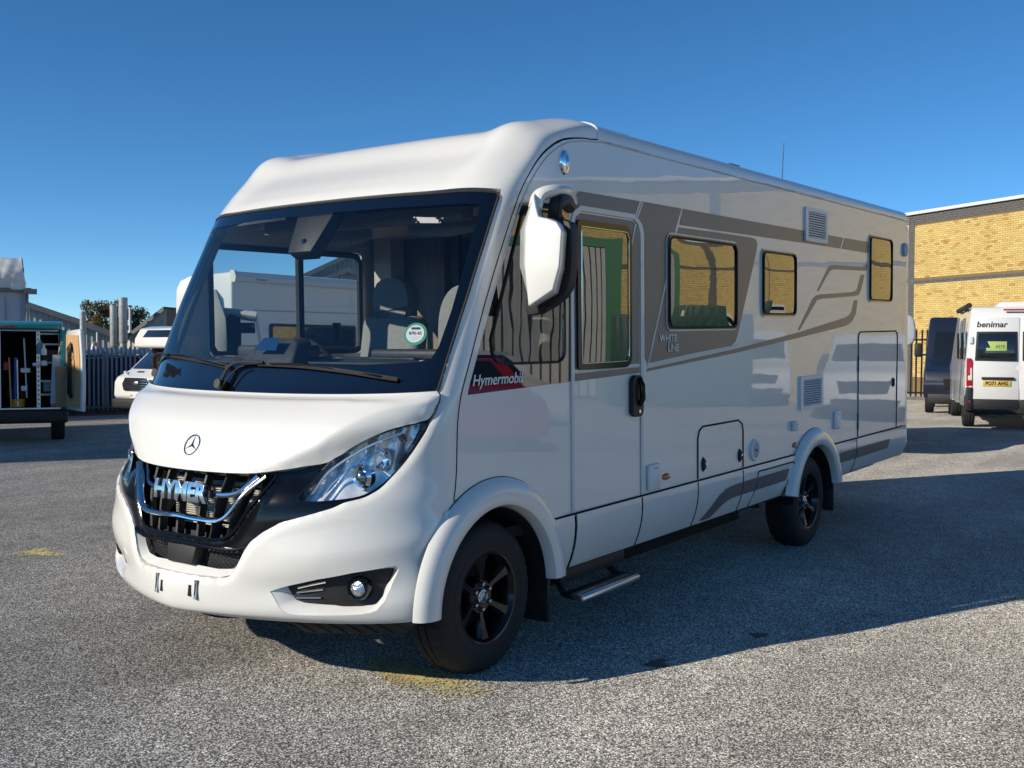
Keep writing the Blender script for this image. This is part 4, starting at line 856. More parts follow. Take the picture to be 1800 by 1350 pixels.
# --- wheels
def wheel_parts(w, side, R=.372):
    b = MB(); n = 120; prof = [(.200, -.09), (.214, -.112), (.226, -.118), (.262, -.123), (.262, -.1245), (.270, -.1245), (.270, -.123), (.315, -.120), (.345, -.108), (.360, -.092), (.368, -.072), (R, -.052), (R, -.030), (.362, -.027), (.362, -.020), (R, -.017), (R, .017), (.362, .020), (.362, .027), (R, .030), (R, .052), (.368, .072), (.360, .092), (.345, .108), (.27, .121), (.214, .112), (.2, .09)]
    V = []; F = []
    for r, h in prof:
        for k in range(n):
            rr = r-(.007 if (abs(h) > .045 and r > .343 and k % 3 == 0) else 0)-(.006 if (abs(h) < .02 and r > .365 and (k+(1 if h > 0 else 0)) % 4 == 0) else 0)
            a = 2*PI*(k+.35*(abs(h) > .045)*0)/n; V.append((rr*math.cos(a), h*-side, rr*math.sin(a)))
    for i in range(len(prof)-1):
        for k in range(n): F.append((i*n+k, i*n+(k+1) % n, (i+1)*n+(k+1) % n, (i+1)*n+k))
    b.add(V, F); b.build('tyre', M['rubber'], w, smooth=True, ang=30)
    # rim: y is negative outwards for the near side
    s = side; b = MB(); b.lathe([(.226, .113), (.222, .119), (.214, .117), (.207, .104), (.196, .085), (.190, .02), (.190, -.09)], axis='Y', n=64, flip=s)
    rim = b.build('rim', M['rimblack'], w, smooth=True, ang=40)
    b = MB(); b.lathe([(0, -.03), (.10, -.03), (.185, -.05)], axis='Y', n=32, flip=s); b.build('brake_drum', M['seam'], rim)
    for k in range(6):
        a = PI/2+k*PI/3; ca, sa = math.cos(a), math.sin(a); V = []
        for r, hw, h in ((.045, .024, .072), (.10, .021, .075), (.16, .027, .088), (.212, .046, .100)):
            for q in (-1, -.55, .55, 1): V.append((r*ca-q*hw*sa, s*(h-(.024 if abs(q) == 1 else 0)), r*sa+q*hw*ca))
        F = [(i*4+j, i*4+j+1, i*4+j+5, i*4+j+4) for i in range(3) for j in range(3)]
        b = MB(); b.add(V, F); b.build('spoke', M['rimblack'], rim, smooth=True, ang=25)
    b = MB(); b.lathe([(0, .070), (.045, .070), (.078, .072), (.086, .060), (.09, .02)], axis='Y', n=40, flip=s); b.build('hub', M['rimblack'], rim, smooth=True)
    for k in range(6):
        a = PI/6+k*PI/3+PI/2*0; b = MB(); b.lathe([(0, .092), (.009, .091), (.012, .086), (.012, .066)], c=(.062*math.cos(a), 0, .062*math.sin(a)), axis='Y', n=10, flip=s); b.build('wheel_nut', M['chromedark'], rim, smooth=True)
    b = MB(); b.lathe([(0, .086), (.030, .086), (.036, .083), (.038, .070)], axis='Y', n=32, flip=s); hc = b.build('hub_cap', M['chromedark'], rim, smooth=True)
    st = starbadge(rim, (0, s*.089, 0), (0, s, 0), .026, 'hub_emblem', M['chrome'])
def wheel(x, z, side):
    w = bpy.data.objects.new('wheel', None); COL.objects.link(w); w.parent = hero; w.location = (x, side*.945, z); wheel_parts(w, side); return w
def wheelz(xb): return .366+.061-BP*xb
wheel(1.032, wheelz(1.032), -1); wheel(5.276, wheelz(5.276), -1); wheel(1.032, wheelz(1.032), 1); wheel(5.276, wheelz(5.276), 1)

# --- entrance step
b = MB(); b.box((2.02, -1.0, .38), (.68, .10, .09)); b.build('step_housing', M['matteblack'], hero, bevel=.01)
b = MB(); b.box((1.95, -1.13, .290), (.58, .12, .014)); b.box((1.95, -1.185, .288), (.58, .02, .035))
stp = b.build('entrance_step', M['matteblack'], hero, bevel=.006)
b = MB(); b.prism([(-1.13, .302), (-1.195, .304), (-1.212, .296), (-1.214, .278), (-1.206, .262), (-1.185, .260), (-1.13, .295)], 1.65, 2.25, lambda a, c, h: (h, a, c)); b.build('step_edge', M['alu'], stp, bevel=.004)
for x in (1.67, 2.23):
    b = MB(); b.tube([(x, -1.18, .285), (x, -1.08, .29), (x+(.04 if x < 2 else -.04), -.98, .37)], .014, 6, ell=(.5, 1.6)); b.build('step_arm', M['matteblack'], stp, smooth=True)

# --- fittings on the side
def marker(x, z):
    b = MB(); b.v = []; b.lathe([(0, .020), (.5, .017), (.85, .010), (1, 0)], axis='Y', n=24, flip=-1); b.v = [(x+q[0]*.055, -W2+q[1], z+q[2]*.022) for q in b.v]; b.build('side_marker', M['amber'], hero, smooth=True)
marker(2.777, .789); marker(4.871, .786)
def flap(x0, x1, z0, z1, d=.022, nm='socket_flap', m='grp'):
    b = MB(); b.box(((x0+x1)/2, -W2-d/2, (z0+z1)/2), (x1-x0, d, z1-z0)); o = b.build(nm, M[m], hero, bevel=.012, seg=3); b = MB(); b.box(((x0+x1)/2+.01, -W2-d-.001, z1-.025), (.04, .003, .008)); b.build('latch', M['cladding'], o); return o
flap(2.53, 2.675, .728, .885); flap(5.72, 5.85, .835, .985); flap(4.79, 4.86, .898, .975, .035, 'lamp_bracket')
b = MB(); b.lathe([(.052, .0), (.052, .016), (.072, .018), (.078, .010), (.078, 0)], c=(4.099, -W2, .822), axis='Y', n=36, flip=-1); b.build('water_filler_ring', M['grp'], hero, smooth=True)
b = MB(); b.lathe([(0, .016), (.03, .018), (.048, .014), (.05, .0)], c=(4.099, -W2, .822), axis='Y', n=30, flip=-1); wf = b.build('water_filler_cap', M['cladding'], hero, smooth=True)
b = MB(); b.cyl((4.099, -W2-.018, .822), (4.099, -W2-.022, .822), .010, 12); b.build('lock', M['seam'], wf)
def hatch(lp, latches, hinge=None):
    b = MB(); b.tube([(x, -W2-.002, z) for x, z in lp], .0065, 5); o = b.build('hatch', M['seam'], hero, smooth=True)
    sheet('hatch_panel', [inset(lp, .014) if False else [(x, z) for x, z in lp]], plane(-1, W2+.001), M['white'], o, h=.15)
    for x, z in latches:
        b = MB(); b.v = []; b.lathe([(0, .020), (.6, .018), (1, 0)], axis='Y', n=20, flip=-1); b.v = [(x+q[0]*.030, -W2+q[1], z+q[2]*.050) for q in b.v]; l_ = b.build('latch', M['matteblack'], o, smooth=True)
        b = MB(); b.cyl((x+.005, -W2-.018, z+.005), (x+.005, -W2-.023, z+.005), .008, 10); b.build('lock', M['chrome'], o)
hatch([(3.205, .722)]+[(3.205, .98), (3.225, 1.03), (3.275, 1.055), (3.83, 1.055), (3.885, 1.03), (3.905, .98)]+[(3.905, .722)], [(3.285, .808), (3.848, .809)])
hatch([(6.345, .722), (6.345, 1.59), (6.36, 1.625), (6.40, 1.642), (7.43, 1.642), (7.475, 1.62), (7.49, 1.58), (7.47, .722)], [(7.36, 1.155)])
b = MB(); b.box((6.34, -W2-.004, .86), (.014, .012, .14)); b.box((6.34, -W2-.004, 1.36), (.014, .012, .14)); b.build('hatch_hinge', M['matteblack'], hero)
def vent(x0, x1, z0, z1):
    fr = sheet('fridge_vent', [rrect(x0, x1, z0, z1, .015), rrect(x0+.06, x1-.045, z0+.03, z1-.03, .008)], plane(-1, W2+.016), M['grp'], hero, h=.2, rim=.016)
    b = MB(); b.box(((x0+x1)/2, -W2-.003, (z0+z1)/2), (x1-x0-.06, .002, z1-z0-.04)); b.build('vent_back', M['seam'], fr)
    n = 11
    for k in range(n):
        z = z0+.03+(z1-z0-.06)*(k+.5)/n; b = MB(); b.box(((x0+x1)/2+.008, -W2-.012, z), (x1-x0-.10, .010, .010), mtx=Matrix.Rotation(.5, 3, 'X')); b.build('slat', M['grp'], fr)
vent(5.045, 5.53, 2.36, 2.622); vent(4.955, 5.445, 1.045, 1.308)
# oval marker lamp high on the flank
b = MB(); b.lathe([(0, .022), (.6, .019), (.88, .012), (1, .0)], axis='Y', n=28, flip=-1); b.v = [(1.665+q[0]*.040, -W2+q[1], 2.560+q[2]*.066) for q in b.v]; mk_ = b.build('marker_lamp', M['chrome'], hero, smooth=True)
b = MB(); b.lathe([(0, .026), (.7, .022), (1, .010)], axis='Y', n=24, flip=-1); b.v = [(1.667+q[0]*.024, -W2+q[1], 2.560+q[2]*.045) for q in b.v]; b.build('lens', M['chromedark'], mk_, smooth=True)
b = MB(); b.box((.688, -W2-.006, .862), (.062, .016, .030)); o = b.build('front_side_marker', M['lens'] if False else M['grp'], hero, bevel=.005); b = MB(); b.box((.692, -W2-.015, .862), (.045, .003, .016)); b.build('lens', M['chromedark'], o)
# roof fittings
b = MB(); b.box((2.42, -.72, 2.850), (.50, .40, .014)); b.box((2.46, -.72, 2.862), (.44, .34, .012)); b.build('roof_light', M['carglass'], hero, bevel=.01)
b = MB(); b.box((3.1, -.15, 2.85), (.5, .6, .06)); b.build('roof_hatch', M['grp'], hero, bevel=.02)
an = bpy.data.objects.new('antenna', None); COL.objects.link(an); an.parent = hero
b = MB(); b.tube([(5.29, -.82, 2.86), (5.33, -.82, 3.18)], [.0045, .003], 6); b.build('mast', M['matteblack'], an)
b = MB(); b.lathe([(.045, 0), (.04, .02), (.015, .035), (0, .036)], axis='Z', c=(5.29, -.82, 2.838), n=16); b.build('antenna_foot', M['matteblack'], an, smooth=True)
b = MB(); b.box((4.15, -.90, 2.848), (.16, .07, .022)); b.build('roof_vent', M['matteblack'], hero, bevel=.01)
b = MB(); b.tube([(6.55, -.98, 2.80), (7.55, -.98, 2.80)], .018, 8); b.tube([(7.55, -.98, 2.80), (7.62, -.96, 2.78)], .018, 8); b.build('roof_highlight_tube', M['chrome'], hero, smooth=True)  # added chrome tube standing in for a bright highlight along the roof edge

# --- door mirrors (long arms from the roof edge)
def mirror(side):
    s = side; X0 = 1.06
    mo = bpy.data.objects.new('mirror', None); COL.objects.link(mo); mo.parent = hero
    if s > 0: mo.location = (.15, -.08, -.38)
    sh = [(-1.285,2.345),(-1.262,2.31),(-1.196,2.165),(-1.188,2.0),(-1.212,1.945),(-1.258,1.802),(-1.405,1.878),(-1.448,2.150),(-1.424,2.185),(-1.335,2.205),(-1.318,2.225),(-1.345,2.315)]
    # shell: a flat main face with a broad facet on its inner side
    FR = [(-1.35, 2.315), (-1.304, 2.17), (-1.297, 1.996), (-1.314, 1.80), (-1.452, 1.872), (-1.488, 1.98), (-1.503, 2.14), (-1.476, 2.180), (-1.42, 2.200), (-1.375, 2.210), (-1.362, 2.26)]
    BK = [(-1.297, 2.352, 1.12), (-1.206, 2.165, 1.12), (-1.202, 1.996, 1.12), (-1.258, 1.79, 1.14), (-1.398, 1.862, 1.16), (-1.432, 1.975, 1.16), (-1.448, 2.142, 1.16), (-1.42, 2.190, 1.16), (-1.37, 2.215, 1.16), (-1.315, 2.225, 1.16), (-1.30, 2.28, 1.16)]
    n = len(FR); V = [(1.03, -s*y if s > 0 else y, z) for y, z in FR]+[(x, -s*y if s > 0 else y, z) for y, z, x in BK]
    F = [(i, (i+1) % n, n+(i+1) % n, n+i) for i in range(n)]+[t for t in cdt_fill([(y, z) for y, z in FR])]+[tuple(n+i for i in range(n))]
    b = MB(); b.add(V, F); o = b.build('mirror_shell', M['whitefront'], mo, bevel=.011, seg=3)
    # black housing behind the shell
    hs = [(-1.20,2.02),(-1.215,1.925),(-1.212,1.762),(-1.412,1.845),(-1.462,1.98),(-1.462,2.165),(-1.43,2.200),(-1.34,2.225),(-1.31,2.20),(-1.21,2.17)]
    P = [(y*-s if s > 0 else y, z) for y, z in hs]; b = MB(); b.prism(smooth_curve(P, 3, True), X0+.105, X0+.165, lambda a, c, h: (h, a, c)); b.build('mirror_housing', M['matteblack'], mo, bevel=.02, seg=3)
    b = MB(); cy_ = s*1.35; P = [(q[0]*.93+cy_*.07, q[1]*.93+2.0*.07) for q in P]; b.add([(X0+.167, y, z) for y, z in P], [tuple(range(len(P)))]); b.build('mirror_glass', M['chrome'], mo)
    # arm back to the cab corner
    A = smooth_curve([(X0+.08, s*1.30, 2.20), (X0+.16, s*1.26, 2.19), (X0+.26, s*1.17, 2.17)], 5) if s > 0 else smooth_curve([(X0+.03, s*1.315, 2.26), (X0+.05, s*1.325, 2.318), (X0+.13, s*1.345, 2.343), (X0+.30, s*1.30, 2.352), (X0+.60, s*1.13, 2.352)], 5)
    b = MB(); b.tube(A, list(np.linspace(.036, .040, len(A))), 12, ell=(1.25, .85)); b.build('mirror_arm', M['whitefront'], mo, smooth=True)
    A = smooth_curve([(X0+.14, s*1.25, 2.1), (X0+.24, s*1.16, 2.1)], 5) if s > 0 else smooth_curve([(X0+.14, s*1.35, 2.22), (X0+.13, s*1.37, 2.29), (X0+.26, s*1.33, 2.315), (X0+.50, s*1.20, 2.315)], 5)
    b = MB(); b.tube(A, .035, 10); b.build('arm_cover', M['matteblack'], mo, smooth=True)
mirror(-1); mirror(1)
# --- cab interior
inn = bpy.data.objects.new('cab_interior', None); COL.objects.link(inn); inn.parent = hero
b = MB(); b.prism([(.46, 1.33), (.62, 1.43), (.86, 1.50), (.86, 1.36), (.6, 1.2)], -.70, .70, lambda a, c, h: (a, h, c)); b.build('dash_shelf', M['dash'], inn, bevel=.01)
b = MB(); b.prism([(.86, 1.40), (.86, 1.505), (1.08, 1.555), (1.15, 1.53), (1.20, 1.40), (1.22, 1.0), (1.0, .9)], -.93, .93, lambda a, c, h: (a, h, c)); b.build('dashboard', M['dash'], inn, bevel=.02, seg=3)
b = MB(); b.box((1.10, -.62, 1.575), (.16, .62, .05)); b.box((1.08, .45, 1.585), (.22, .46, .07)); b.build('dash_binnacle', M['dash'], inn, bevel=.02, seg=3)
b = MB(); b.box((1.04, -.80, 1.535), (.10, .26, .03)); b.build('dash_vent', M['alu'], inn, bevel=.008)
for k in range(4):
    b = MB(); b.tube([(.66+.07*k, -.75, 1.485+.025*k), (.66+.07*k, .75, 1.485+.025*k)], .007, 5); b.build('dash_ridge', M['chromedark'] if k % 2 else M['dash'], inn, smooth=True)
# sensor hump in front of the glass
b = MB(); b.prism([(.34, .0), (.27, .30), (.235, .33), (.015, .33), (-.03, .29), (-.10, .12), (-.06, .0)], 0, .16, lambda a, c, h: (.62+c*.55+h*(1-c*.8)*.9, a-.06*c+.02, 1.455+c*.62)); b.build('display_hood', M['dash'], inn, bevel=.012, seg=3)
b = MB(); b.add([(.682, .205, 1.60), (.682, .035, 1.60), (.718, .045, 1.665), (.718, .165, 1.665)], [(0, 1, 2, 3)]); b.v = [(x+.012, y, z) for x, y, z in b.v]; b.build('display_glass', M['chromedark'], inn)
# steering wheel
R = Matrix.Rotation(math.radians(-24), 3, 'Y'); cs = Vector((1.36, .47, 1.46))
b = MB(); b.tube([cs+R @ Vector((0, .20*math.cos(a), .20*math.sin(a))) for a in np.linspace(0, 2*PI, 41)[:-1]], .016, 8, closed=True); stw = b.build('steering_wheel', M['matteblack'], inn, smooth=True)
b = MB(); b.box(cs, (.05, .16, .12), mtx=R); b.box(cs, (.03, .38, .03), mtx=R); b.tube([cs, cs+R @ Vector((-.35, 0, 0))], .04, 8); b.build('steering_hub', M['matteblack'], stw, bevel=.01)
for y in (-.50, .50):
    se = bpy.data.objects.new('seat', None); COL.objects.link(se); se.parent = hero
    b = MB(); b.box((1.78, y, 1.02), (.52, .52, .16)); b.build('cushion', M['greyfabric'], se, bevel=.05, seg=3)
    b = MB(); b.box((2.06, y, 1.42), (.14, .50, .74), mtx=Matrix.Rotation(.16, 3, 'Y')); b.build('backrest', M['greyfabric'], se, bevel=.06, seg=4)
    b = MB(); b.prism(smooth_curve([(-.13, 1.80), (-.16, 1.92), (-.12, 2.03), (0, 2.065), (.12, 2.03), (.16, 1.92), (.13, 1.80)], 3), 2.06, 2.17, lambda a, c, h: (h, y+a*.95, c-.03)); b.build('headrest', M['greyfabric'], se, bevel=.03, seg=4)
# the passenger seat is turned and stands further forward
b = MB(); b.prism(smooth_curve([(-.14, 1.55), (-.17, 1.70), (-.14, 1.86), (-.04, 1.95), (.08, 1.94), (.16, 1.84), (.18, 1.66), (.15, 1.50)], 3), 1.44, 1.58, lambda a, c, h: (h, -.60+a, c-.02)); b.build('seat_back', M['greyfabric'], inn, bevel=.04, seg=4)
for y, x in ((.48, 1.62), (-.42, 1.50)):
    b = MB(); b.prism(smooth_curve([(-.24, 2.30), (-.25, 2.26), (-.20, 2.22), (0, 2.205), (.20, 2.22), (.25, 2.26), (.24, 2.30)], 3), x-.01, x+.015, lambda a, c, h: (h, y+a, c)); b.build('sun_visor', M['greyfabric'], inn, bevel=.008)
# bunk underside, cabinets, blinds, rear wall
b = MB(); b.box((2.40, 0, 2.345), (2.0, 2.04, .03)); b.build('overhead_bunk', M['lining'], inn)
b = MB(); b.box((1.30, 0, 2.30), (.10, 1.50, .075)); b.build('front_blind', M['blind'], inn, bevel=.01)
b = MB(); b.box((3.30, .0, 1.6), (.03, 2.1, 1.5)); b.build('rear_partition', M['wood'], inn)
b = MB(); b.box((2.95, .78, 1.55), (.60, .50, 1.6)); b.build('cabinet', M['wood'], inn, bevel=.01)
b = MB(); b.box((2.50, .30, 1.80), (.04, .06, 1.1)); b.build('belt_pillar', M['dash'], inn)
b = MB(); b.box((2.55, .95, 1.50), (.14, .16, 1.7)); b.box((2.48, -.6, 1.25), (.05, .7, .7)); b.build('partition_post', M['lining'], inn)
for sg in (1, -1):
    fb = MB()
    for k in range(6):
        t0, s0 = (12.1, .735) ; xs = [cp(t, sg*(.735+.012*k), -.05-.012*(k % 2))[0] for t in np.linspace(12.2, 14.6, 8)]; fb.tube(xs, .012, 5)
    o = fb.build('pillar_blind', M['blind'], inn, smooth=True)
b = MB()
for k in range(20): b.tube([(1.00+.024*k, -1.035+.012*(k % 2), 1.50), (1.00+.024*k, -1.035+.012*(k % 2), float(np.interp(.93+.024*k, [.87, .99, 1.13, 1.26], [1.575, 1.845, 2.12, 2.30])))], .0135, 6)
b.build('cab_curtain', M['blind'], inn, smooth=True)
b = MB(); b.box((1.9, 0, .85), (1.9, 2.0, .04)); b.build('cab_floor', M['dash'], inn)
b = MB(); b.tube([(2.06, .98, 1.62), (2.06, .98, 1.75)], .035, 8, ell=(1, .6)); b.build('window_catch', M['matteblack'], inn, smooth=True)
# ================================================================ SURROUNDINGS
A_ = Vector((.506, .862, 0)); B_ = Vector((.862, -.506, 0))     # the two directions of the yard

# --- yellow brick warehouse (its long wall runs behind the right-hand vans)
W0 = Vector((39.73, 7.73, 0)); wn_ = Vector((-.862, .506, 0))
wh = thing('brick_warehouse', 'yellow brick warehouse wall with dark brick bands and a white coping behind the fence', 'building', tuple(W0), math.atan2(-.862, -.506))
# local x runs towards the camera end of the wall, local -y faces the yard?  (x = -A, y = z cross x)
loc = wh.rotation_euler.to_matrix()
ysgn = 1 if (loc @ Vector((0, 1, 0))).dot(wn_) > 0 else -1
H = 6.94; X0_, X1_ = -7.5, 34.0; XV0, XV1 = 0.0, 5.6
def wb(x0, x1, z0, z1, y0, y1, b=None):
    b = b or MB(); b.box(((x0+x1)/2, ysgn*(y0+y1)/2, (z0+z1)/2), (x1-x0, abs(y1-y0), z1-z0)); return b
wb(XV0, XV1, -1.2, H-.05, -.25, -.012).build('mortar_bed', M['mortar'], wh)
wb(XV1, X1_, -.2, H-.05, -.25, .0).build('wall', M['brickwork'], wh); wb(X0_, XV0-.32, -1.2, H-.05, -.25, .0).build('wall', M['brickwork'], wh)
wb(X0_, X1_, H-.05, H+.07, -.35, .06).build('coping', M['coping'], wh, bevel=.01); wb(X0_, X1_, H-.085, H-.05, -.3, .03).build('coping_trim', M['seam'], wh)
for x0, x1, z0, z1 in ((X0_, X1_, H-.42, H-.09), (X0_, X1_, 4.20, 4.36), (XV0-.32, XV0-.002, -1.2, H-.42), (11.5, 11.83, -.2, H-.42), (23.5, 23.83, -.2, H-.42)):
    # courses of dark bricks, joined
    b = MB(); w_ = x1-x0; nz = max(1, round((z1-z0)/.075))
    for j in range(nz):
        za = z0+(z1-z0)*j/nz
        if x0 > 6 or x0 < XV0-1 or x1 > 6:
            if x1 <= 12 and x0 > 6 or x1 > 20 and x0 > 20: wb(x0, x1, za, za+.067, -.2, .004, b); continue
            xs = np.arange(max(x0, XV0-.9), min(x1, 6.2), .225)
            wb(x0, xs[0], za, za+.067, -.2, .004, b); wb(xs[-1], x1, za, za+.067, -.2, .004, b)
            for xx in xs[:-1]: wb(xx+(.1 if j % 2 else 0), xx+(.1 if j % 2 else 0)+.215, za, za+.067, -.2, .004+.002*random.random(), b)
        else:
            k = .1 if j % 2 else 0
            wb(x0, x0+.215-k, za, za+.067, -.2, .004, b); wb(x0+.223-k, x1, za, za+.067, -.2, .006, b)
    o = b.build('dark_brick_band', M['greybrick'], wh); o['kind'] = 'stuff'
bme = MB().box((0, 0, 0), (.216, .02, .067)); bm_ = bpy.data.meshes.new('brick'); bm_.from_pydata(bme.v, [], bme.f); bm_.materials.append(M['brick'])
cells = []
for j in range(int((H-.42-.6)/.075)):
    z = .6+j*.075+.0375
    if 4.20-.03 < z < 4.36+.03 or z > H-.45: continue
    for i in range(int((XV1-XV0)/.225)+1):
        x = XV0+.11+i*.225+(.1125 if j % 2 else 0)
        if x > XV1+.05: continue
        cells.append((x, z))
cells.sort(key=lambda c: -c[0] if c[1] > 2.4 else 100+c[0]); near_, far_ = cells[:300], cells[300:]
for x, z in near_:
    o = link('brick', bm_, wh); o.location = (x, ysgn*(-.012+random.random()*.003), z)
b = MB()
for x, z in far_: b.box((x, ysgn*(-.012+random.random()*.003), z), (.216, .02, .067))
for j in range(1, int((H-.42-.6)/.075), 2):
    z = .6+j*.075+.0375
    if not (4.17 < z < 4.39) and z < H-.45: b.box((.052, ysgn*-.011, z), (.096, .02, .067))
o = b.build('brick', M['brickfar'], wh); o['kind'] = 'stuff'
# green entrance with strip curtains farther along (seen in the motorhome's door window)
ent = thing('loading_entrance', 'tall loading entrance with grey strip curtain and green side panels in the warehouse wall', 'doorway', tuple(W0+A_*-27.4+wn_*.02), wh.rotation_euler.z)
wb(-1.2, -.1, 0, 5.2, .0, .10).build('side_panel', M['greenp'], ent); wb(5.1, 6.3, 0, 5.2, .0, .10).build('side_panel', M['greenp'], ent)
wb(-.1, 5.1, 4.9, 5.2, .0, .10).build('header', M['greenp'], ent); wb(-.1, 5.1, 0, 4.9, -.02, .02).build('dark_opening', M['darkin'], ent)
st_ = None
for k in range(17):
    q = wb(-.1+k*.305, -.1+k*.305+.24, .1, 4.9, .04, .05+.02*(k % 2))
    if st_ is None: st_ = q.build('curtain_strip', M['curtain'], ent)
    else: o = link('curtain_strip', st_.data, ent); o.location = (k*.305, 0, 0)

# --- palisade fences
pale_v = [(-.035, 0), (-.035, 1), (-.018, 1.035), (0, 1.0), (.018, 1.035), (.035, 1), (.035, 0)]
def fence(name, label, p0, p1, h, z0, m, sp=.145, pales=True, w=1.0):
    p0 = Vector(p0); p1 = Vector(p1); d = (p1-p0); L = d.length; t = thing(name, label, 'fence', gp(p0.x, p0.y), math.atan2(d.y, d.x))
    zz = lambda x: float(ground_z(p0.x+d.x*x/L, p0.y+d.y*x/L)-ground_z(p0.x, p0.y))
    b = MB(); b.prism([(a*w, (c*h if c <= 1 else h*1.0+(c-1)*1.6)+z0) for a, c in pale_v], -.006, .006, lambda a, c, e: (a, e-.03, c)); pm = None
    me = bpy.data.meshes.new('pale'); me.from_pydata(b.v, [], b.f); me.materials.append(m)
    for k in range(int(L/sp)):
        o = link('pale', me, t); x = .1+k*sp; o.location = (x, random.uniform(-.003, .003), zz(x)); o.rotation_euler = (0, random.uniform(-.006, .006), 0)
    for zr in (z0+.12, z0+h*.86):
        b = MB(); k = 14
        b.tube([(L*i/k, 0, zz(L*i/k)+zr) for i in range(k+1)], .028, 4); b.build('rail', m, t)
    for k in range(int(L/2.75)+1):
        b = MB(); b.box((k*2.75+.05, .06, zz(k*2.75)+z0+h*.47), (.06, .10, h*.98)); b.build('post', m, t)
    return t
fence('palisade_fence', 'long grey palisade fence in front of the blue container behind the left vans', (15.2, 28.3), (19.6, 19.0), 1.95, .12, M['galv'], .157)
fence('palisade_fence', 'dark palisade fence in front of the yellow brick wall right of the motorhome', (31.4, 8.6), (34.9, 1.6), 2.15, .12, M['matteblack'], .165, w=.8)
b = MB(); L_ = [(14.6, 29.1), (19.9, 18.0)]
for i in range(10):
    x = 14.6+5.3*i/10; y = 29.1-11.1*i/10; b.add([gp(x-.06, y-.03, 0), gp(x+.53-.06, y-1.11-.03, 0), gp(x+.53+.35, y-1.11+.1, 0), gp(x+.35, y+.1, 0), gp(x-.06, y-.03, .14), gp(x+.53-.06, y-1.11-.03, .14), gp(x+.53+.35, y-1.11+.1, .14), gp(x+.35, y+.1, .14)], [(4, 5, 6, 7), (0, 1, 5, 4), (2, 3, 7, 6)])
setp(b.build('kerb', M['redkerb']), kind='structure')
# sign on the fence
sg_ = Vector((15.62, 27.2, 0)); d_ = Vector((4.4, -9.3, 0)).normalized()
fs = thing('warning_sign', 'yellow notice board tied to the palisade fence', 'sign', gp(15.75, 27.08, .75), math.atan2(d_.y, d_.x))
b = MB(); b.box((0, -.06, .27), (.50, .012, .54)); b.build('sign_plate', M['ysign'], fs)
text('lettering', 'C   CTV\n_ _ _\n_ _ _', .10, M['print'], fs, frame((0, -.07, .26), (1, 0, 0), (0, 0, 1)), extr=.001)
# weeds at the fence foot
b = MB()
for k in range(240):
    f = random.random(); x = 15.2+4.4*f-.25; y = 28.3-9.3*f-.1; hgt = random.uniform(.05, .35)*(1.7 if random.random() < .15 else 1)
    for q in range(3):
        a = random.random()*6.28; p = Vector(gp(x+random.uniform(-.1, .1), y+random.uniform(-.1, .1), .1)); e = p+Vector((math.cos(a)*.1, math.sin(a)*.1, hgt)); s_ = Vector((math.sin(a), -math.cos(a), 0))*.02
        b.add([p-s_, p+s_, e], [(0, 1, 2)])
setp(b.build('weeds', M['weed']), kind='stuff')

# --- navy storage container with a corrugated canopy behind the fence
ct = thing('storage_container', 'navy blue storage container behind the palisade fence with pale corrugated roof edge', 'container', gp(16.6, 28.2), math.atan2(-8.8, 4.2))
b = MB(); pts = []
n_ = 44
for k in range(n_+1):
    x = 9.4*k/n_; pts.append((x, 0 if k % 2 else .05))
V = [(x, y, -.4) for x, y in pts]+[(x, y, 1.98) for x, y in pts]; b.add(V, [(i, i+1, n_+2+i, n_+1+i) for i in range(n_)]); b.build('wall', M['navy'], ct)
b = MB(); b.box((4.7, 1.25, .8), (9.4, 2.3, 2.3)); b.build('body', M['navy'], ct)
b = MB(); pts = [(9.4*k/60, .035*math.sin(k*1.6)) for k in range(61)]
V = [(x, -.12, 2.06+z) for x, z in pts]+[(x, 2.5, 2.16+z) for x, z in pts]+[(x, -.12, 1.98+z) for x, z in pts]; b.add(V, [(i, i+1, 62+i, 61+i) for i in range(60)]+[(122+i, 123+i, i+1, i) for i in range(60)]); b.build('roof', M['coping'], ct, smooth=True)

# --- steel flues
def flue(u, d, ztop, r0, r1, label, base=True):
    x, y = at(u, d); z0 = float(ground_z(x, min(y, 48))); t = thing('steel_flue', label, 'chimney', (x, y, z0), 0, 'steel flues rising behind the container')
    zt_ = ztop-z0; b = MB(); zm = zt_*.60; b.cyl((0, 0, 0), (0, 0, zm), r1, 24); b.build('lower_pipe', M['galv'], t, smooth=True, ang=40)
    b = MB(); b.lathe([(r1, zm-.01), (r0, zm+.06), (r0, zt_), (r0-.02, zt_), (r0-.02, zt_-.3), (0, zt_-.3)], axis='Z', n=24); b.build('upper_pipe', M['galv'], t, smooth=True, ang=40)
    for q in (.35, .62, .82):
        b = MB(); b.lathe([((r0 if q > .6 else r1)+.0, zt_*q), ((r0 if q > .6 else r1)+.012, zt_*q+.015), ((r0 if q > .6 else r1), zt_*q+.03)], axis='Z', n=24); b.build('joint_ring', M['galv'], t, smooth=True)
    return t
flue(146, 38, 2.86, .105, .105, 'shortest and leftmost steel flue beside the open van door')
flue(201, 38, 3.08, .145, .115, 'middle of the three thick steel flues with a wider upper half')
flue(217, 38, 3.36, .150, .12, 'tallest thick steel flue standing right of the others')
x, y = at(229, 39); t = thing('roof_vent_pipe', 'thin vent pipe with a small cowl right of the tallest flue', 'pipe', gp(x, y)); zz_ = 3.05-float(ground_z(x, y))
b = MB(); b.cyl((0, 0, 0), (0, 0, zz_), .045, 12); b.build('pipe', M['coping'], t, smooth=True); b = MB(); b.lathe([(0, zz_+.09), (.10, zz_+.05), (.04, zz_+.0)], axis='Z', n=14); b.build('cowl', M['roofsheet'], t, smooth=True)
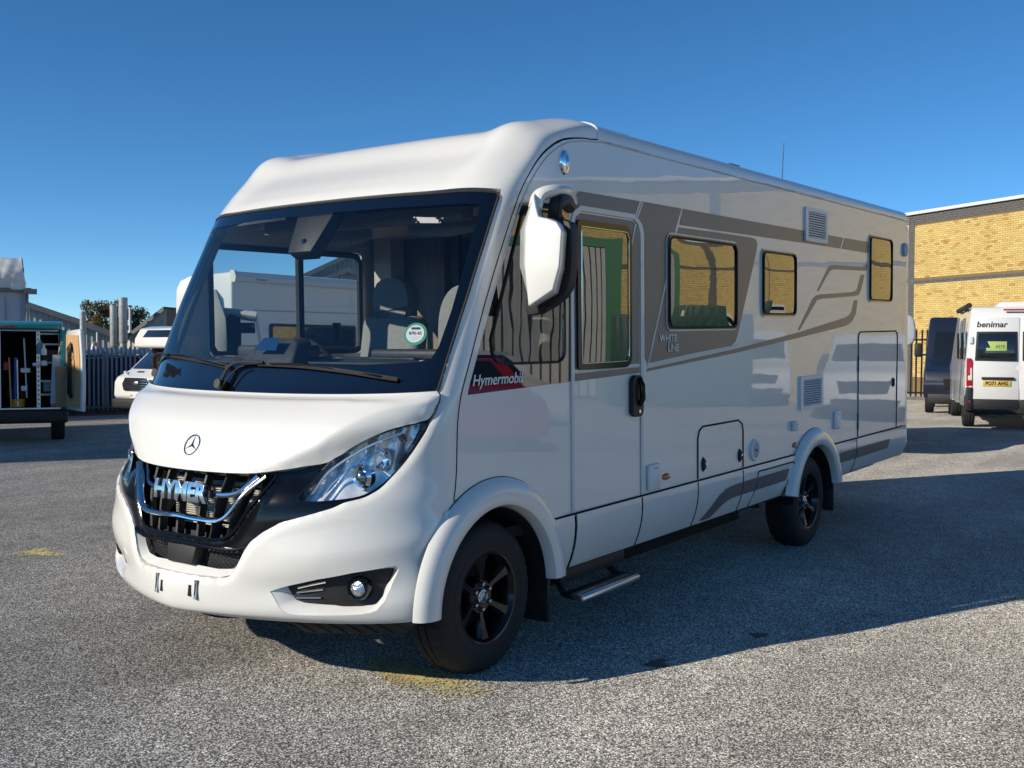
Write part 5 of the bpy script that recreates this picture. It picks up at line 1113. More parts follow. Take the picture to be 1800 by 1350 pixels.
x, y = at(171, 40); t = thing('roof_vent_pipe', 'slim pale pipe on the low roof between the flues', 'pipe', gp(x, y)); b = MB(); b.cyl((0, 0, 0), (0, 0, 2.15-float(ground_z(x, y))), .035, 10); b.build('pipe', M['coping'], t, smooth=True)
x, y = at(163, 39); t = thing('curved_duct', 'curved pale air duct on the roof beside the leftmost flue', 'duct', gp(x, y, 0), .5)
b = MB(); zz_ = 1.55-float(ground_z(x, y)); b.tube([(0, 0, 0), (0, 0, zz_), (.06, 0, zz_+.14), (.18, 0, zz_+.18), (.3, 0, zz_+.12), (.33, 0, zz_-.1)], .07, 12); b.build('duct', M['galv'], t, smooth=True)

# --- industrial sheds
def gable(name, label, P, dirx, prof, depth, zroof, mw, cat='building', over=.35, cor=True, trim=None, th=.14):
    """front wall with outline prof (x,z) in the plane through P along dirx, a shed roof of sheets behind it"""
    rz = math.atan2(dirx[1], dirx[0]); t = thing(name, label, cat, gp(*P), rz)
    b = MB(); xs = np.arange(prof[0][0], prof[-1][0], .11) if cor else np.array([p[0] for p in prof]); zs = np.interp(xs, [p[0] for p in prof], [p[1] for p in prof])
    n = len(xs); dy = np.where((np.arange(n)//1) % 2, .0, .035) if cor else np.zeros(n)
    V = [(x, d, -2) for x, d in zip(xs, dy)]+[(x, d, z) for x, d, z in zip(xs, dy, zs)]; b.add(V, [(i, i+1, n+i+1, n+i) for i in range(n-1)]); b.build('wall', mw, t)
    b = MB()
    for i in range(len(prof)-1):
        (x0, z0), (x1, z1) = prof[i], prof[i+1]; n2 = max(1, int(abs(x1-x0)/1.2))
        for k in range(n2):
            a0, a1 = k/n2, (k+1)/n2; p = [(x0+(x1-x0)*a, z0+(z1-z0)*a) for a in (a0, a1)]
            b.add([(p[0][0], -over, p[0][1]+th), (p[1][0]-.02, -over, p[1][1]+th), (p[1][0]-.02, depth, p[1][1]+th), (p[0][0], depth, p[0][1]+th), (p[0][0], -over, p[0][1]), (p[1][0]-.02, -over, p[1][1]), (p[1][0]-.02, depth, p[1][1]), (p[0][0], depth, p[0][1])], [(0, 1, 2, 3), (4, 5, 1, 0), (4, 7, 6, 5)])
    b.build('roof', M['roofsheet'], t)
    b = MB()
    for i in range(len(prof)-1):
        (x0, z0), (x1, z1) = prof[i], prof[i+1]; b.add([(x0, -over-.01, z0-.08), (x1, -over-.01, z1-.08), (x1, -over-.01, z1+th+.01), (x0, -over-.01, z0+th+.01)], [(0, 1, 2, 3)])
    b.build('verge_board', M['roofsheet'] if trim is None else trim, t)
    return t
xA, yA = at(30, 44)
gable('industrial_shed', 'weathered grey corrugated shed whose roof slopes down behind the teal van', (xA, yA), (.80, -.60), [(-6, 6.6), (.1, 4.5), (2.0, 3.85), (5.6, 2.45), (7.4, 1.85)], 3, 0, M['corrug'])
xB, yB = at(228, 39)
sb = gable('industrial_unit', 'cream rendered unit with a dark overhanging roof edge behind the small camper', (xB, yB), (.45, -.89), [(-.1, 2.62), (1.45, 3.72)], 9, 0, M['cream'], cor=False, over=.22, th=.07)
x2, y2 = at(290, 41.2)
b = MB(); b.cyl((1.38, -.1, -2), (1.38, -.1, 3.3), .05, 10); b.build('downpipe', M['galv'], sb, smooth=True)
b = MB(); b.box((2.7, .6, 2.4), (2.3, .05, 2.2)); b.build('end_wall', M['roofsheet'], sb)
x3, y3 = at(345, 50)
gable('industrial_hall', 'large grey gabled industrial hall seen through the motorhome cab windows', (x3, y3), (.80, -.60), [(-.5, 3.4), (9.5, 8.3), (24, 2.6)], 16, 0, M['corrug'])
gable('industrial_bay', 'lower grey corrugated gable bay in front of the big hall roof', at(440, 48), (.80, -.60), [(.2, 4.35), (4.35, 6.05), (8.6, 4.35)], 3, 0, M['corrug'], over=.2)
# building wrapped in white sheeting at the left edge
wx, wy = at(47, 27); wr = thing('wrapped_building', 'grey clad building with its top wrapped in white plastic sheeting at the left edge', 'building', gp(wx, wy), math.atan2(-.50, .866))
b = MB(); b.box((-3, 5.0, .5), (6, 10, 5.6)); b.box((-3.2, 5.4, 3.6), (5.8, 9, .9)); b.build('wall', M['cladding'], wr)  # unseen depth behind the front stretched so the block shades the fence
b = MB()
for z in (1.65, 2.55): b.box((-3, -.012, z), (6, .02, .02))
for x in (-.45, -.1): b.box((x, -.015, 1.5), (.02, .03, 3.4))
b.build('cladding_joint', M['galv'], wr); b = MB(); b.tube([(-6, -.08, 3.35), (.12, -.08, 3.35)], .06, 8); b.box((.1, -.1, 3.32), (.30, .16, .13)); b.tube([(.02, -.08, 3.3), (.02, -.08, -1)], .035, 8); b.build('gutter', M['roofsheet'], wr, smooth=True, ang=30)
def wrapf(x, z):
    k = np.sin(x*9+z*3)*.03+np.sin(x*23-z*7)*.014+np.exp(-((x+.25)/.2)**2)*.05*np.sin(z*16+x*10)
    y = -.12-np.clip(.55-np.abs(z-.62), 0, .3)*.18+k*.5+.35*np.clip(z-.62, 0, 1); return np.stack([x+k*.2, y, 3.36+z*.76], -1)
sheet('wrap_sheeting', [[(-6, 0), (.0, 0), (-.03, .35), (-.10, .8), (-.12, 1.05), (-6, 1.02)]], Fn(wrapf, 1), M['sheet'], wr, h=.07)
sheet('wrap_sheeting', [[(0, 0), (3.0, 0), (3.0, .8), (.5, .8), (0, .5)]], Fn(lambda a, z: np.stack([.02-.18*z+np.sin(a*9+z*8)*.02, a-.12, 3.36+z*.76], -1), 1), M['sheet'], wr, h=.12)
b = MB(); b.tube([(-.06, 0, 3.8), (-.10, .1, 4.16)], .022, 6); b.build('scaffold_pole', M['navy'], wr, smooth=True)

# shading building outside the frame to the left (its shadow falls on the teal van)
ws_ = thing('workshop_building', 'plain grey workshop outside the picture on the left that shades the teal van', 'building', gp(-6.5, 20.5), math.atan2(-.506, .862))
b = MB(); b.box((0, 0, 2.8), (14, 8, 5.8)); b.build('wall', M['cladding'], ws_); b = MB(); b.box((0, 0, 5.76), (14.2, 8.2, .16)); b.build('roof', M['roofsheet'], ws_)
for k in range(4):
    b = MB(); b.box((-5+3.3*k, -4.03, 3.6), (1.8, .06, 1.2)); b.build('window', M['carglass'], ws_)

# --- trees
def tree(label, x, y, h, r, m, n=2600, seed=1):
    rg = random.Random(seed); t = thing('tree', label, 'tree', gp(x, y)); b = MB(); b.tube([(0, 0, -.5), (.1, 0, h*.4), (.0, .1, h*.75)], [.28, .18, .06], 8)
    for k in range(9):
        a = rg.random()*6.28; z = h*rg.uniform(.3, .6); e = (math.cos(a)*r*.7, math.sin(a)*r*.7, z+h*rg.uniform(.12, .3)); b.tube([(0, 0, z), tuple(q*.5+(0, 0, .2)[i] for i, q in enumerate((e[0], e[1], z+e[2]))), e], [.08, .05, .02], 5)
    b.build('trunk', M['bark'], t, smooth=True)
    cl = [(rg.gauss(0, r*.45), rg.gauss(0, r*.45), h*rg.uniform(.42, .95), r*rg.uniform(.22, .42)) for _ in range(26)]
    V = []; F = []
    for k in range(n):
        c = rg.choice(cl); d = Vector((rg.gauss(0, 1), rg.gauss(0, 1), rg.gauss(0, .8))).normalized()*c[3]*rg.uniform(.6, 1.1); p = Vector(c[:3])+d
        u = Vector((rg.gauss(0, 1), rg.gauss(0, 1), rg.gauss(0, 1))).normalized(); v = u.cross(Vector((rg.gauss(0, 1), rg.gauss(0, 1), 1))).normalized(); s = rg.uniform(.06, .16)
        i = len(V); V += [p-u*s, p+v*s*.6, p+u*s, p-v*s*.6]; F.append((i, i+1, i+2, i+3))
    mk('crown', V, F, m, t)
x, y = at(180, 120); tree('autumn brown tree rising between the two left steel flues', x, y, 8.4, 2.0, M['leaf'], 7000, 3)
x, y = at(163, 124); tree('smaller rusty tree beside the leftmost flue', x, y, 7.0, 1.2, M['leaf'], 3500, 5)
x, y = at(242, 122); tree('dark green tree behind the cream building roof', x, y, 7.6, 1.9, M['leaf2'], 6500, 9)
x, y = at(208, 126); tree('olive tree top between the two tall flues', x, y, 7.2, 1.5, M['leaf2'], 4000, 12)

# ================================================================ OTHER VEHICLES
def simple_wheel(parent, x, y, r=.34, w=.22, side=1, rimm='alu'):
    wb_ = bpy.data.objects.new('wheel', None); COL.objects.link(wb_); wb_.parent = parent; wb_.location = (x, y, r)
    b = MB(); b.lathe([(r*.62, -w*.42), (r*.80, -w*.5), (r*.95, -w*.47), (r, -w*.33), (r*.985, -w*.1), (r, -w*.08), (r, w*.08), (r*.985, w*.1), (r, w*.33), (r*.95, w*.47), (r*.8, w*.5), (r*.62, w*.42)], axis='Y', n=40); b.build('tyre', M['rubber'], wb_, smooth=True, ang=50)
    b = MB(); b.lathe([(0, w*.30*side), (r*.18, w*.30*side), (r*.22, w*.22*side), (r*.5, w*.28*side), (r*.60, w*.40*side), (r*.64, w*.42*side)], axis='Y', n=28); b.build('rim', M[rimm], wb_, smooth=True, ang=30)
    return wb_
def shell(name, prof, hw, m, parent, bevel=.05, waist=1.0, tum=.12, zc=.3, seg=3):
    """a vehicle body: side outline prof (x,z) with half width hw, leaning in above the waist; solid and rounded"""
    P = densify(prof, .45); n = len(P)
    def y(z): return hw-(tum*max(0, z-waist)**1.3 if z > waist else .03*max(0, .6-z))
    V = [(x, y(z), z) for x, z in P]+[(x, -y(z), z) for x, z in P]; F = [(i, (i+1) % n, n+(i+1) % n, n+i) for i in range(n)]
    tri = cdt_fill(P); F += [tuple(t[::-1]) for t in tri]+[tuple(n+i for i in t) for t in tri]
    me = bpy.data.meshes.new(name); me.from_pydata(V, [], F); bm = bmesh.new(); bm.from_mesh(me); bmesh.ops.recalc_face_normals(bm, faces=bm.faces)
    es = [e for e in bm.edges if len(e.link_faces) == 2 and e.calc_face_angle(0) > math.radians(28)]
    bmesh.ops.bevel(bm, geom=es, offset=bevel, segments=seg, affect='EDGES', profile=.5, clamp_overlap=True); bm.to_mesh(me); bm.free()
    me.materials.append(m); o = link(name, me, parent); me.polygons.foreach_set('use_smooth', [True]*len(me.polygons)); me.set_sharp_from_angle(angle=math.radians(40)); return o
def pan(name, poly, m, parent, mtx, th=.012, bevel=0, hole=None):
    """a flat panel: polygon (a,b) in the plane of mtx, th thick"""
    b = MB(); b.prism(poly, 0, th, lambda a, c, h: tuple(mtx @ Vector((a, c, h)))); return b.build(name, m, parent, bevel=bevel)
def sideM(hw, s, off=.0): # side plane: a = x, b = z
    return Matrix(((1, 0, 0, 0), (0, 0, s, s*(hw+off)), (0, 1, 0, 0), (0, 0, 0, 1)))
def rearM(x, s=-1): # a = y, b = z, out = s*x
    return Matrix(((0, 0, s, x), (1, 0, 0, 0), (0, 1, 0, 0), (0, 0, 0, 1)))

def slopeM(p0, p1, out=.004):
    d = Vector((p1[0]-p0[0], 0, p1[1]-p0[1])).normalized(); n = Vector((-d.z, 0, d.x))
    if n.z < 0: n = -n
    return Matrix(((0, d.x, n.x, p0[0]+n.x*out), (1, 0, 0, 0), (0, d.z, n.z, p0[1]+n.z*out), (0, 0, 0, 1)))
# --- teal van, rear doors open
tv = thing('work_van', 'teal panel van with open rear doors showing a load bay full of tools', 'van', gp(5.89, 12.44), math.radians(59.4))
hw = .985
for sg in (-1, 1):
    b = MB(); P = [(0, .52), (0, 1.80), (.12, 1.88), (3.2, 1.9), (3.9, 1.35), (4.9, 1.15), (5.0, .5)]; b.prism(P, hw-.06, hw, lambda a, c, h: (a, sg*(h-.10*max(0, c-1.0)**1.4), c)); b.build('side_panel', M['teal'], tv)
shell('roof', [(-.01, 1.845), (.0, 1.95), (.25, 1.995), (3.0, 2.0), (3.3, 1.9)], hw-.07, M['teal'], tv, bevel=.04, tum=0)
b = MB(); b.box((-.035, .0, 1.905), (.05, 1.74, .085)); b.build('roof_spoiler', M['teal'], tv, bevel=.025, seg=3)
b = MB(); b.box((-.065, -.10, 1.905), (.012, .24, .028)); b.build('high_brake_light', M['redpl'], tv, bevel=.004)
b = MB(); b.box((-.01, 0, 1.838), (.05, 1.72, .02)); b.build('door_seal', M['galv'], tv)
b = MB(); b.box((1.4, 0, .47), (2.8, 1.9, .08)); b.build('load_floor', M['darkin'], tv); b = MB(); b.box((2.8, 0, 1.2), (.04, 1.8, 1.4)); b.build('bulkhead', M['darkin'], tv)
for sg in (-1, 1):
    b = MB(); b.box((1.4, sg*.88, 1.15), (2.8, .03, 1.35)); b.build('inner_lining', M['darkin'], tv); b = MB(); b.box((.02, sg*.93, 1.15), (.08, .10, 1.4)); b.build('rear_pillar', M['teal'], tv, bevel=.015)
b = MB(); b.box((-.06, 0, .46), (.20, 1.98, .22)); b.build('rear_bumper', M['matteblack'], tv, bevel=.04, seg=3)
b = MB(); b.box((-.02, -.28, .585), (.10, 1.2, .022)); b.build('sill_plate', M['alu'], tv)
shell('bonnet', [(4.0, .5), (4.0, 1.25), (4.75, 1.12), (4.98, .85), (4.98, .5)], hw-.02, M['teal'], tv, bevel=.06)
for x in (.95, 4.1):
    for sg in (-1, 1): simple_wheel(tv, x, sg*.84, .345, .22, sg, 'matteblack')
def td(sg, ang):
    d = bpy.data.objects.new('rear_door', None); COL.objects.link(d); d.parent = tv; d.location = (-.02, sg*.965, 0); d.rotation_euler = (0, 0, ang)
    # door lies along its local +x from the hinge; y = 0 inner face
    P = [(0, .56), (.86, .56), (.90, 1.0), (.88, 1.45), (.80, 1.80), (.74, 1.86), (.05, 1.84), (.0, 1.6)]
    b = MB(); b.prism(P, 0, .065, lambda a, c, h: (a, h*sg*-1, c)); b.build('door_skin', M['white2'], d, bevel=.02, seg=3)
    P = [(.04, .62), (.80, .62), (.83, 1.0), (.81, 1.45), (.73, 1.76), (.06, 1.78)]
    b = MB(); b.prism(P, -.012, -.001, lambda a, c, h: (a, h*sg*-1, c)); b.build('ply_lining', M['ply'], d)
    return d
dR = td(-1, math.radians(180+14)); dL = td(1, math.radians(180-20))
# racks and contents
def tx(px, x=.3): return -.985+(118-px)/108.6, x
def tz(py): return 1.56+(615-py)/108.6
for (u0, u1, lab) in ((8, 18, 'perforated silver racking upright at the left of the van load bay'), (71, 79, 'perforated silver racking upright right of the van load bay centre')):
    t = thing('shelf_rack', lab, 'shelving', gp(5.89, 12.44), math.radians(59.4)); y0 = tx(u0)[0]; b = MB(); b.box((.12, y0, 1.2), (.05, .055, 1.26)); o = b.build('upright', M['alu'], t)
    b = MB(); [b.box((.093, y0, .65+k*.075), (.004, .018, .035)) for k in range(16)]; b.build('perforations', M['seam'], t)['kind'] = 'stuff'
    y1 = .86 if u0 < 20 else -.86
    for z in ((1.50, 1.17, .90) if u0 < 20 else (1.79, 1.62, 1.32, 1.02, .80)):
        b = MB(); b.box((.35, (y0+y1)/2, z), (.48, abs(y1-y0), .03)); b.build('shelf', M['galv'], t)
def item(name, label, cat, fn, m, **k):
    t = MB(); fn(t); o = t.build(name, m, None, **k); o.location = gp(5.89, 12.44); o.rotation_euler = (0, 0, math.radians(59.4)); setp(o, label, cat); return o
Y = lambda px: tx(px)[0]
item('drain_tube', 'blue plastic tube standing upright in the van load bay', 'tube', lambda t: t.cyl((.18, Y(34), .62), (.18, Y(35), tz(632)), .030, 14), M['blue'], smooth=True, ang=40)
item('metal_tube', 'silver metal tube leaning next to the blue tube', 'tube', lambda t: t.cyl((.12, Y(38), .62), (.14, Y(37), tz(636)), .014, 10), M['alu'], smooth=True, ang=40)
item('broom_handle', 'long pale pole standing in the middle of the load bay', 'pole', lambda t: t.cyl((.16, Y(52), .75), (.2, Y(48), tz(598)), .012, 8), M['coping'], smooth=True, ang=40)
item('wooden_pole', 'thin wooden pole left of the blue tube', 'pole', lambda t: t.cyl((.10, Y(27), .60), (.14, Y(24), tz(632)), .012, 8), M['ply'], smooth=True, ang=40)
item('bucket', 'yellow and black bucket on the van floor', 'bucket', lambda t: t.lathe([(0, .60), (.10, .60), (.115, .73)], c=(.22, Y(37), 0), axis='Z', n=20), M['yellowpl'], smooth=True, ang=40)
item('tool_box', 'black tool box behind the tubes in the load bay', 'tool box', lambda t: (t.box((.4, Y(37), .82), (.22, .30, .16)), t.box((.4, Y(37), .915), (.03, .16, .03))), M['matteblack'], bevel=.01)
item('spray_bottle', 'white bottle hanging from the racking rail', 'bottle', lambda t: t.lathe([(0, 1.44), (.045, 1.445), (.048, 1.53), (.02, 1.57), (.02, 1.62), (0, 1.62)], c=(.06, Y(80), 0), axis='Z', n=16), M['grp'], smooth=True, ang=50)
item('cloth', 'pale blue cloth draped over the racking rail', 'cloth', lambda t: t.add([(.07+.02*math.sin(i*2.1), Y(68+i*2.2), z-(.09*abs(i-3) if j == 0 else 0)*.4) for j, z in enumerate((1.70, 1.58, 1.46)) for i in range(7)], [(j*7+i, j*7+i+1, j*7+i+8, j*7+i+7) for j in range(2) for i in range(6)]), M['cloth'], smooth=True)
item('plastic_bag', 'crumpled white carrier bag on a shelf of the load bay', 'bag', lambda t: (t.box((.10, Y(80), 1.31), (.10, .10, .09), rz=.3), t.box((.10, Y(68), 1.29), (.08, .12, .06), rz=-.3)), M['whiteprint'], bevel=.025, seg=3)
item('foam_board', 'grey insulation board leaning in the right of the load bay', 'board', lambda t: t.box((.02, Y(101), 1.05), (.05, .17, .80), mtx=Matrix.Rotation(.05, 3, 'X')), M['cladding'], bevel=.005)
item('cardboard_sheet', 'brown cardboard box standing by the right side of the load bay', 'box', lambda t: (t.box((-.02, Y(109), .93), (.06, .20, .66)), t.box((.04, Y(99), .80), (.05, .16, .40))), M['card'], bevel=.004)
item('tool_bag', 'blue holdall bag on the van floor at the left', 'bag', lambda t: t.box((.25, .14, .82), (.3, .28, .46)), M['blue'], bevel=.06, seg=3)
item('fuel_can', 'small red can on the left shelf', 'can', lambda t: (t.box((.2, Y(19), 1.26), (.12, .07, .12)), t.tube([(.2, Y(17), 1.32), (.2, Y(19), 1.35), (.2, Y(21), 1.32)], .008, 6)), M['redpl'], bevel=.01)
item('storage_box', 'white parts box low in the load bay', 'box', lambda t: (t.box((.15, Y(48), .90), (.12, .09, .07)), t.box((.15, Y(48), .94), (.13, .10, .012))), M['grp'], bevel=.006)
item('storage_box', 'small pale parts box on the middle shelf', 'box', lambda t: (t.box((.2, Y(50), 1.19), (.12, .14, .06)), t.box((.2, Y(50), 1.225), (.13, .15, .012))), M['grp'], bevel=.006)
item('parts_crate', 'teal crate on the lower right shelf', 'crate', lambda t: (t.box((.25, Y(86), .93), (.2, .14, .16)), t.box((.25, Y(86), 1.01), (.21, .15, .015))), M['cloth'], bevel=.006)
item('label_box', 'black case with a white label on the upper right shelf', 'case', lambda t: (t.box((.2, Y(92), 1.44), (.25, .28, .18)), t.box((.06, Y(92), 1.44), (.02, .12, .03))), M['matteblack'], bevel=.012)
def coil(t):
    for q in range(5):
        r = .10+.012*q; t.tube([(-.36+.02*q+.05*math.sin(a), -1.035+.05+.012*q, 1.18+(.40-.02*q)*math.sin(a)*.9) if False else (-.42+r*1.0*math.cos(a), -1.03+.012*q, 1.20+(.44-.02*q)*math.sin(a)) for a in np.linspace(0, 2*PI, 25)[:-1]], .014, 6, closed=True)
item('cable_coil', 'black cables and straps hanging on the open van door', 'cable', coil, M['matteblack'], smooth=True)
item('hook_clamp', 'grey metal clamp hanging at the top of the cable coil', 'clamp', lambda t: (t.tube([(-.42, -.90, 1.66), (-.36, -.88, 1.58), (-.46, -.86, 1.50), (-.40, -.86, 1.45)], .014, 6), t.tube([(-.5, -.88, 1.60), (-.32, -.86, 1.56)], .012, 6)), M['galv'], smooth=True)

# --- white campers, local frame: x = forwards out of the nose, origin on the ground under the nose
def ford():
    x0, y0 = 12.60, 18.56; t = thing('overcab_camper', 'small white overcab camper parked nose-on beside the palisade fence', 'camper van', gp(x0, y0), PI)
    shell('cab', [(-2.2, .45), (-2.2, 1.80), (-1.12, 1.78), (-.46, 1.20), (-.10, 1.03), (-.02, .90), (.0, .55), (-.12, .42)], .99, M['white2'], t, bevel=.05, waist=1.15, tum=.10, seg=3)
    shell('living_body', [(-5.6, .42), (-5.6, 2.30), (-1.1, 2.30), (-.80, 2.24), (-.64, 1.98), (-.62, 1.78), (-.72, 1.73), (-1.5, 1.76), (-1.9, 1.7), (-2.0, .42)], 1.04, M['white2'], t, bevel=.05, waist=9, tum=0)
    for sg in (1, -1):
        pan('overcab_window', [(-.95, 1.92), (-1.55, 1.92), (-1.55, 2.15), (-.95, 2.15)], M['carglass'], t, sideM(1.045, sg), bevel=.004)
        pan('side_window', [(-2.0, 1.22), (-2.0, 1.66), (-1.25, 1.66), (-.85, 1.24)], M['carglass'], t, sideM(.93, sg), bevel=.004)
    mt = slopeM((-.46, 1.20), (-1.12, 1.78)); pan('windscreen', [(-.88, .03), (.88, .03), (.84, .80), (-.84, .80)], M['carglass'], t, mt, bevel=.004)
    mt = slopeM((-.10, 1.03), (-.46, 1.20), .006)
    for yy in (-.34, .34): pan('bonnet_vent', [(yy-.13, .25), (yy+.13, .25), (yy+.12, .30), (yy-.12, .30)], M['seam'], t, mt)
    pan('overcab_window', [(-.70, .04), (.70, .04), (.64, .25), (-.64, .25)], M['carglass'], t, slopeM((-.64, 1.98), (-.80, 2.24)), bevel=.004)
    gq = rearM(.002, 1); gr = pan('grille', [(-.52, .70), (-.58, .86), (-.46, 1.02), (.46, 1.02), (.58, .86), (.52, .70)], M['chromedark'], t, gq, .03, bevel=.008)
    pan('grille_insert', [(-.46, .73), (-.51, .86), (-.41, .985), (.41, .985), (.51, .86), (.46, .73)], M['seam'], gr, rearM(.034, 1), .003)
    for z in (.77, .83, .89, .95): pan('grille_bar', [(-.46, z-.012), (.46, z-.012), (.46, z+.012), (-.46, z+.012)], M['chromedark'], gr, rearM(.037, 1), .012, bevel=.003)
    b = MB(); b.lathe([(0, .06), (.5, .058), (1, .045)], axis='X', n=24); b.v = [(q[0], q[1]*.10, .89+q[2]*.045) for q in b.v]; b.build('oval_emblem', M['alu'], gr, smooth=True)
    for sg in (1, -1):
        pan('headlight', [(sg*.62, .90), (sg*.86, .92), (sg*.93, 1.16), (sg*.84, 1.18), (sg*.66, 1.08)], M['reflector'], t, Matrix(((.28*sg*-1, 0, .96, -.03), (.96, 0, .28*sg, 0), (0, 1, 0, 0), (0, 0, 0, 1))), .06, bevel=.015)
    b = MB(); b.box((.0, 0, .38), (.16, 1.9, .24)); b.build('lower_bumper', M['matteblack'], t, bevel=.05, seg=3)
    pl = pan('number_plate', [(-.26, .52), (.26, .52), (.26, .63), (-.26, .63)], M['wplate'], t, rearM(.012, 1), .012)
    text('lettering', 'H', .10, M['print'], pl, frame((.028, -.20, .575), (0, 1, 0), (0, 0, 1)), extr=.001)
    for x in (-.85, -4.2):
        for sg in (1, -1): simple_wheel(t, x, sg*.85, .34, .22, sg)
    b = MB(); b.lathe([(0, 0), (.02, 0), (.02, .10), (.14, .12), (.16, .15), (0, .16)], axis='Z', c=(-1.4, .6, 2.28), n=20); b.build('satellite_dish', M['grp'], t, smooth=True)
    b = MB(); b.box((-1.1, .75, 2.33), (.20, .10, .08)); b.build('roof_lamp', M['matteblack'], t, bevel=.02)
ford()
def mh2():
    x0, y0 = at(412, 24.0); t = thing('coachbuilt_motorhome', 'white coachbuilt motorhome with roof awning seen through the cab glass', 'motorhome', gp(x0, y0+1.1), 0)
    t.scale = (1.17, .93, 1.0); zt_ = 3.36; Z = lambda z: 1.56+(z-1.56)*1.17
    b = MB(); b.prism([(-1.1, .5), (-1.1, zt_-.06), (-1.02, zt_), (.55, zt_-.05), (.92, zt_-.14), (1.08, zt_-.34), (1.1, zt_-.6), (1.1, .5)], 0, 6.8, lambda a, c, h: (h, a, c)); b.build('body', M['white2'], t, bevel=.05, seg=3)
    S = sideM(1.1, -1)
    b = MB(); b.prism([(-1.10, zt_-.22), (-1.22, zt_-.22), (-1.25, zt_-.12), (-1.20, zt_), (-1.06, zt_+.02)], .02, 4.8, lambda a, c, h: (h, a, c)); aw = b.build('awning_cassette', M['grp'], t, bevel=.01)
    b = MB(); b.prism([(-1.09, zt_-.24), (-1.24, zt_-.24), (-1.27, zt_-.12), (-1.21, zt_+.02), (-1.05, zt_+.03)], -.02, .02, lambda a, c, h: (h, a, c)); b.build('awning_end_cap', M['coping'], aw)
    text('lettering', 'THULE', .075, M['print'], aw, frame((.62, -1.245, zt_-.16), (1, 0, 0), (0, 0, 1)), extr=.001, sx=1.3)
    fr = pan('window', rrect(.92, 3.35, Z(1.62), Z(2.12), .06), M['matteblack'], t, sideM(1.1, -1, .001), .02); pan('pane', rrect(1.0, 3.27, Z(1.67), Z(2.06), .05), M['acrylic'], fr, sideM(1.1, -1, .022), .006)
    pan('grey_stripe', [(.52, Z(2.38)), (5.9, Z(2.42)), (5.9, Z(2.395)), (.60, Z(2.35)), (.78, Z(1.5)), (.70, Z(1.5))], M['cladding'], t, sideM(1.1, -1, .002), .002)
    pan('grey_stripe', [(.3, Z(1.36)), (6.2, Z(1.36)), (6.2, Z(1.31)), (.3, Z(1.31))], M['cladding'], t, sideM(1.1, -1, .002), .002)
    pan('grey_stripe', [(1.4, .86), (6.2, .86), (6.2, .84), (1.4, .84)], M['seam'], t, sideM(1.1, -1, .002), .002)
    dr = pan('door', rrect(3.95, 4.6, .6, Z(2.12), .12), M['white2'], t, sideM(1.1, -1, .002), .02, bevel=.01)
    b = MB(); b.tube([(x, -1.125, z) for x, z in rrect(3.95, 4.6, .6, Z(2.12), .12)], .018, 6, closed=True); b.build('door_frame', M['cladding'], dr, smooth=True)
    pan('window', rrect(4.08, 4.47, 1.5, Z(2.0), .08), M['carglass'], dr, sideM(1.1, -1, .024), .01)
    b = MB(); b.lathe([(0, .02), (.05, .014), (.06, 0)], axis='Y', c=(.14, -1.10, 2.08), n=16, flip=-1); b.build('marker_light', M['red'], t, smooth=True)
    for x in (1.4, 5.6): simple_wheel(t, x, -.92, .35, .22, -1); simple_wheel(t, x, .92, .35, .22, 1)
    b = MB(); b.box((3.4, 0, .45), (6.7, 2.1, .35)); b.build('skirt', M['grp'], t, bevel=.02)
    b = MB(); b.box((-.01, 0, 1.9), (.03, 1.5, .6)); b.build('rear_window', M['white2'], t, bevel=.01)
mh2()
def whitevan():
    a = math.radians(20); x0, y0 = at(1590, 16.0); t = thing('parked_van', 'white van whose silver-grey door mirror shows behind the motorhome tail', 'van', gp(x0-math.sin(a)*1.02, y0+math.cos(a)*1.02), a+PI)
    shell('body', [(-4.0, .4), (-4.0, 2.15), (-1.6, 2.2), (-.75, 1.35), (-.12, 1.12), (.0, .9), (.02, .4)], 1.0, M['white2'], t, bevel=.07, waist=1.0, tum=.05)
    for sg in (1, -1):
        pan('side_window', [(-1.9, 1.25), (-1.9, 1.95), (-1.45, 1.95), (-.95, 1.25)], M['carglass'], t, sideM(.985, sg), bevel=.004)
        for x in (-.95, -3.2): simple_wheel(t, x, sg*.86, .34, .22, sg)
    # mirror on the side that faces the yard
    mo = bpy.data.objects.new('mirror', None); COL.objects.link(mo); mo.parent = t
    b = MB(); b.prism(smooth_curve([(.0, 1.60), (-.02, 2.02), (.10, 2.02), (.21, 1.96), (.235, 1.75), (.18, 1.66)], 2), -1.02, -.86, lambda q, c, h: (h, 1.02+q*.95, 1.56+(c-1.56)*1.3)); b.build('mirror_shell', M['cladding'], mo, bevel=.03, seg=3)
    b = MB(); b.box((-.95, 1.03, 1.93), (.06, .20, .04)); b.build('mirror_arm', M['matteblack'], mo, bevel=.01)
whitevan()
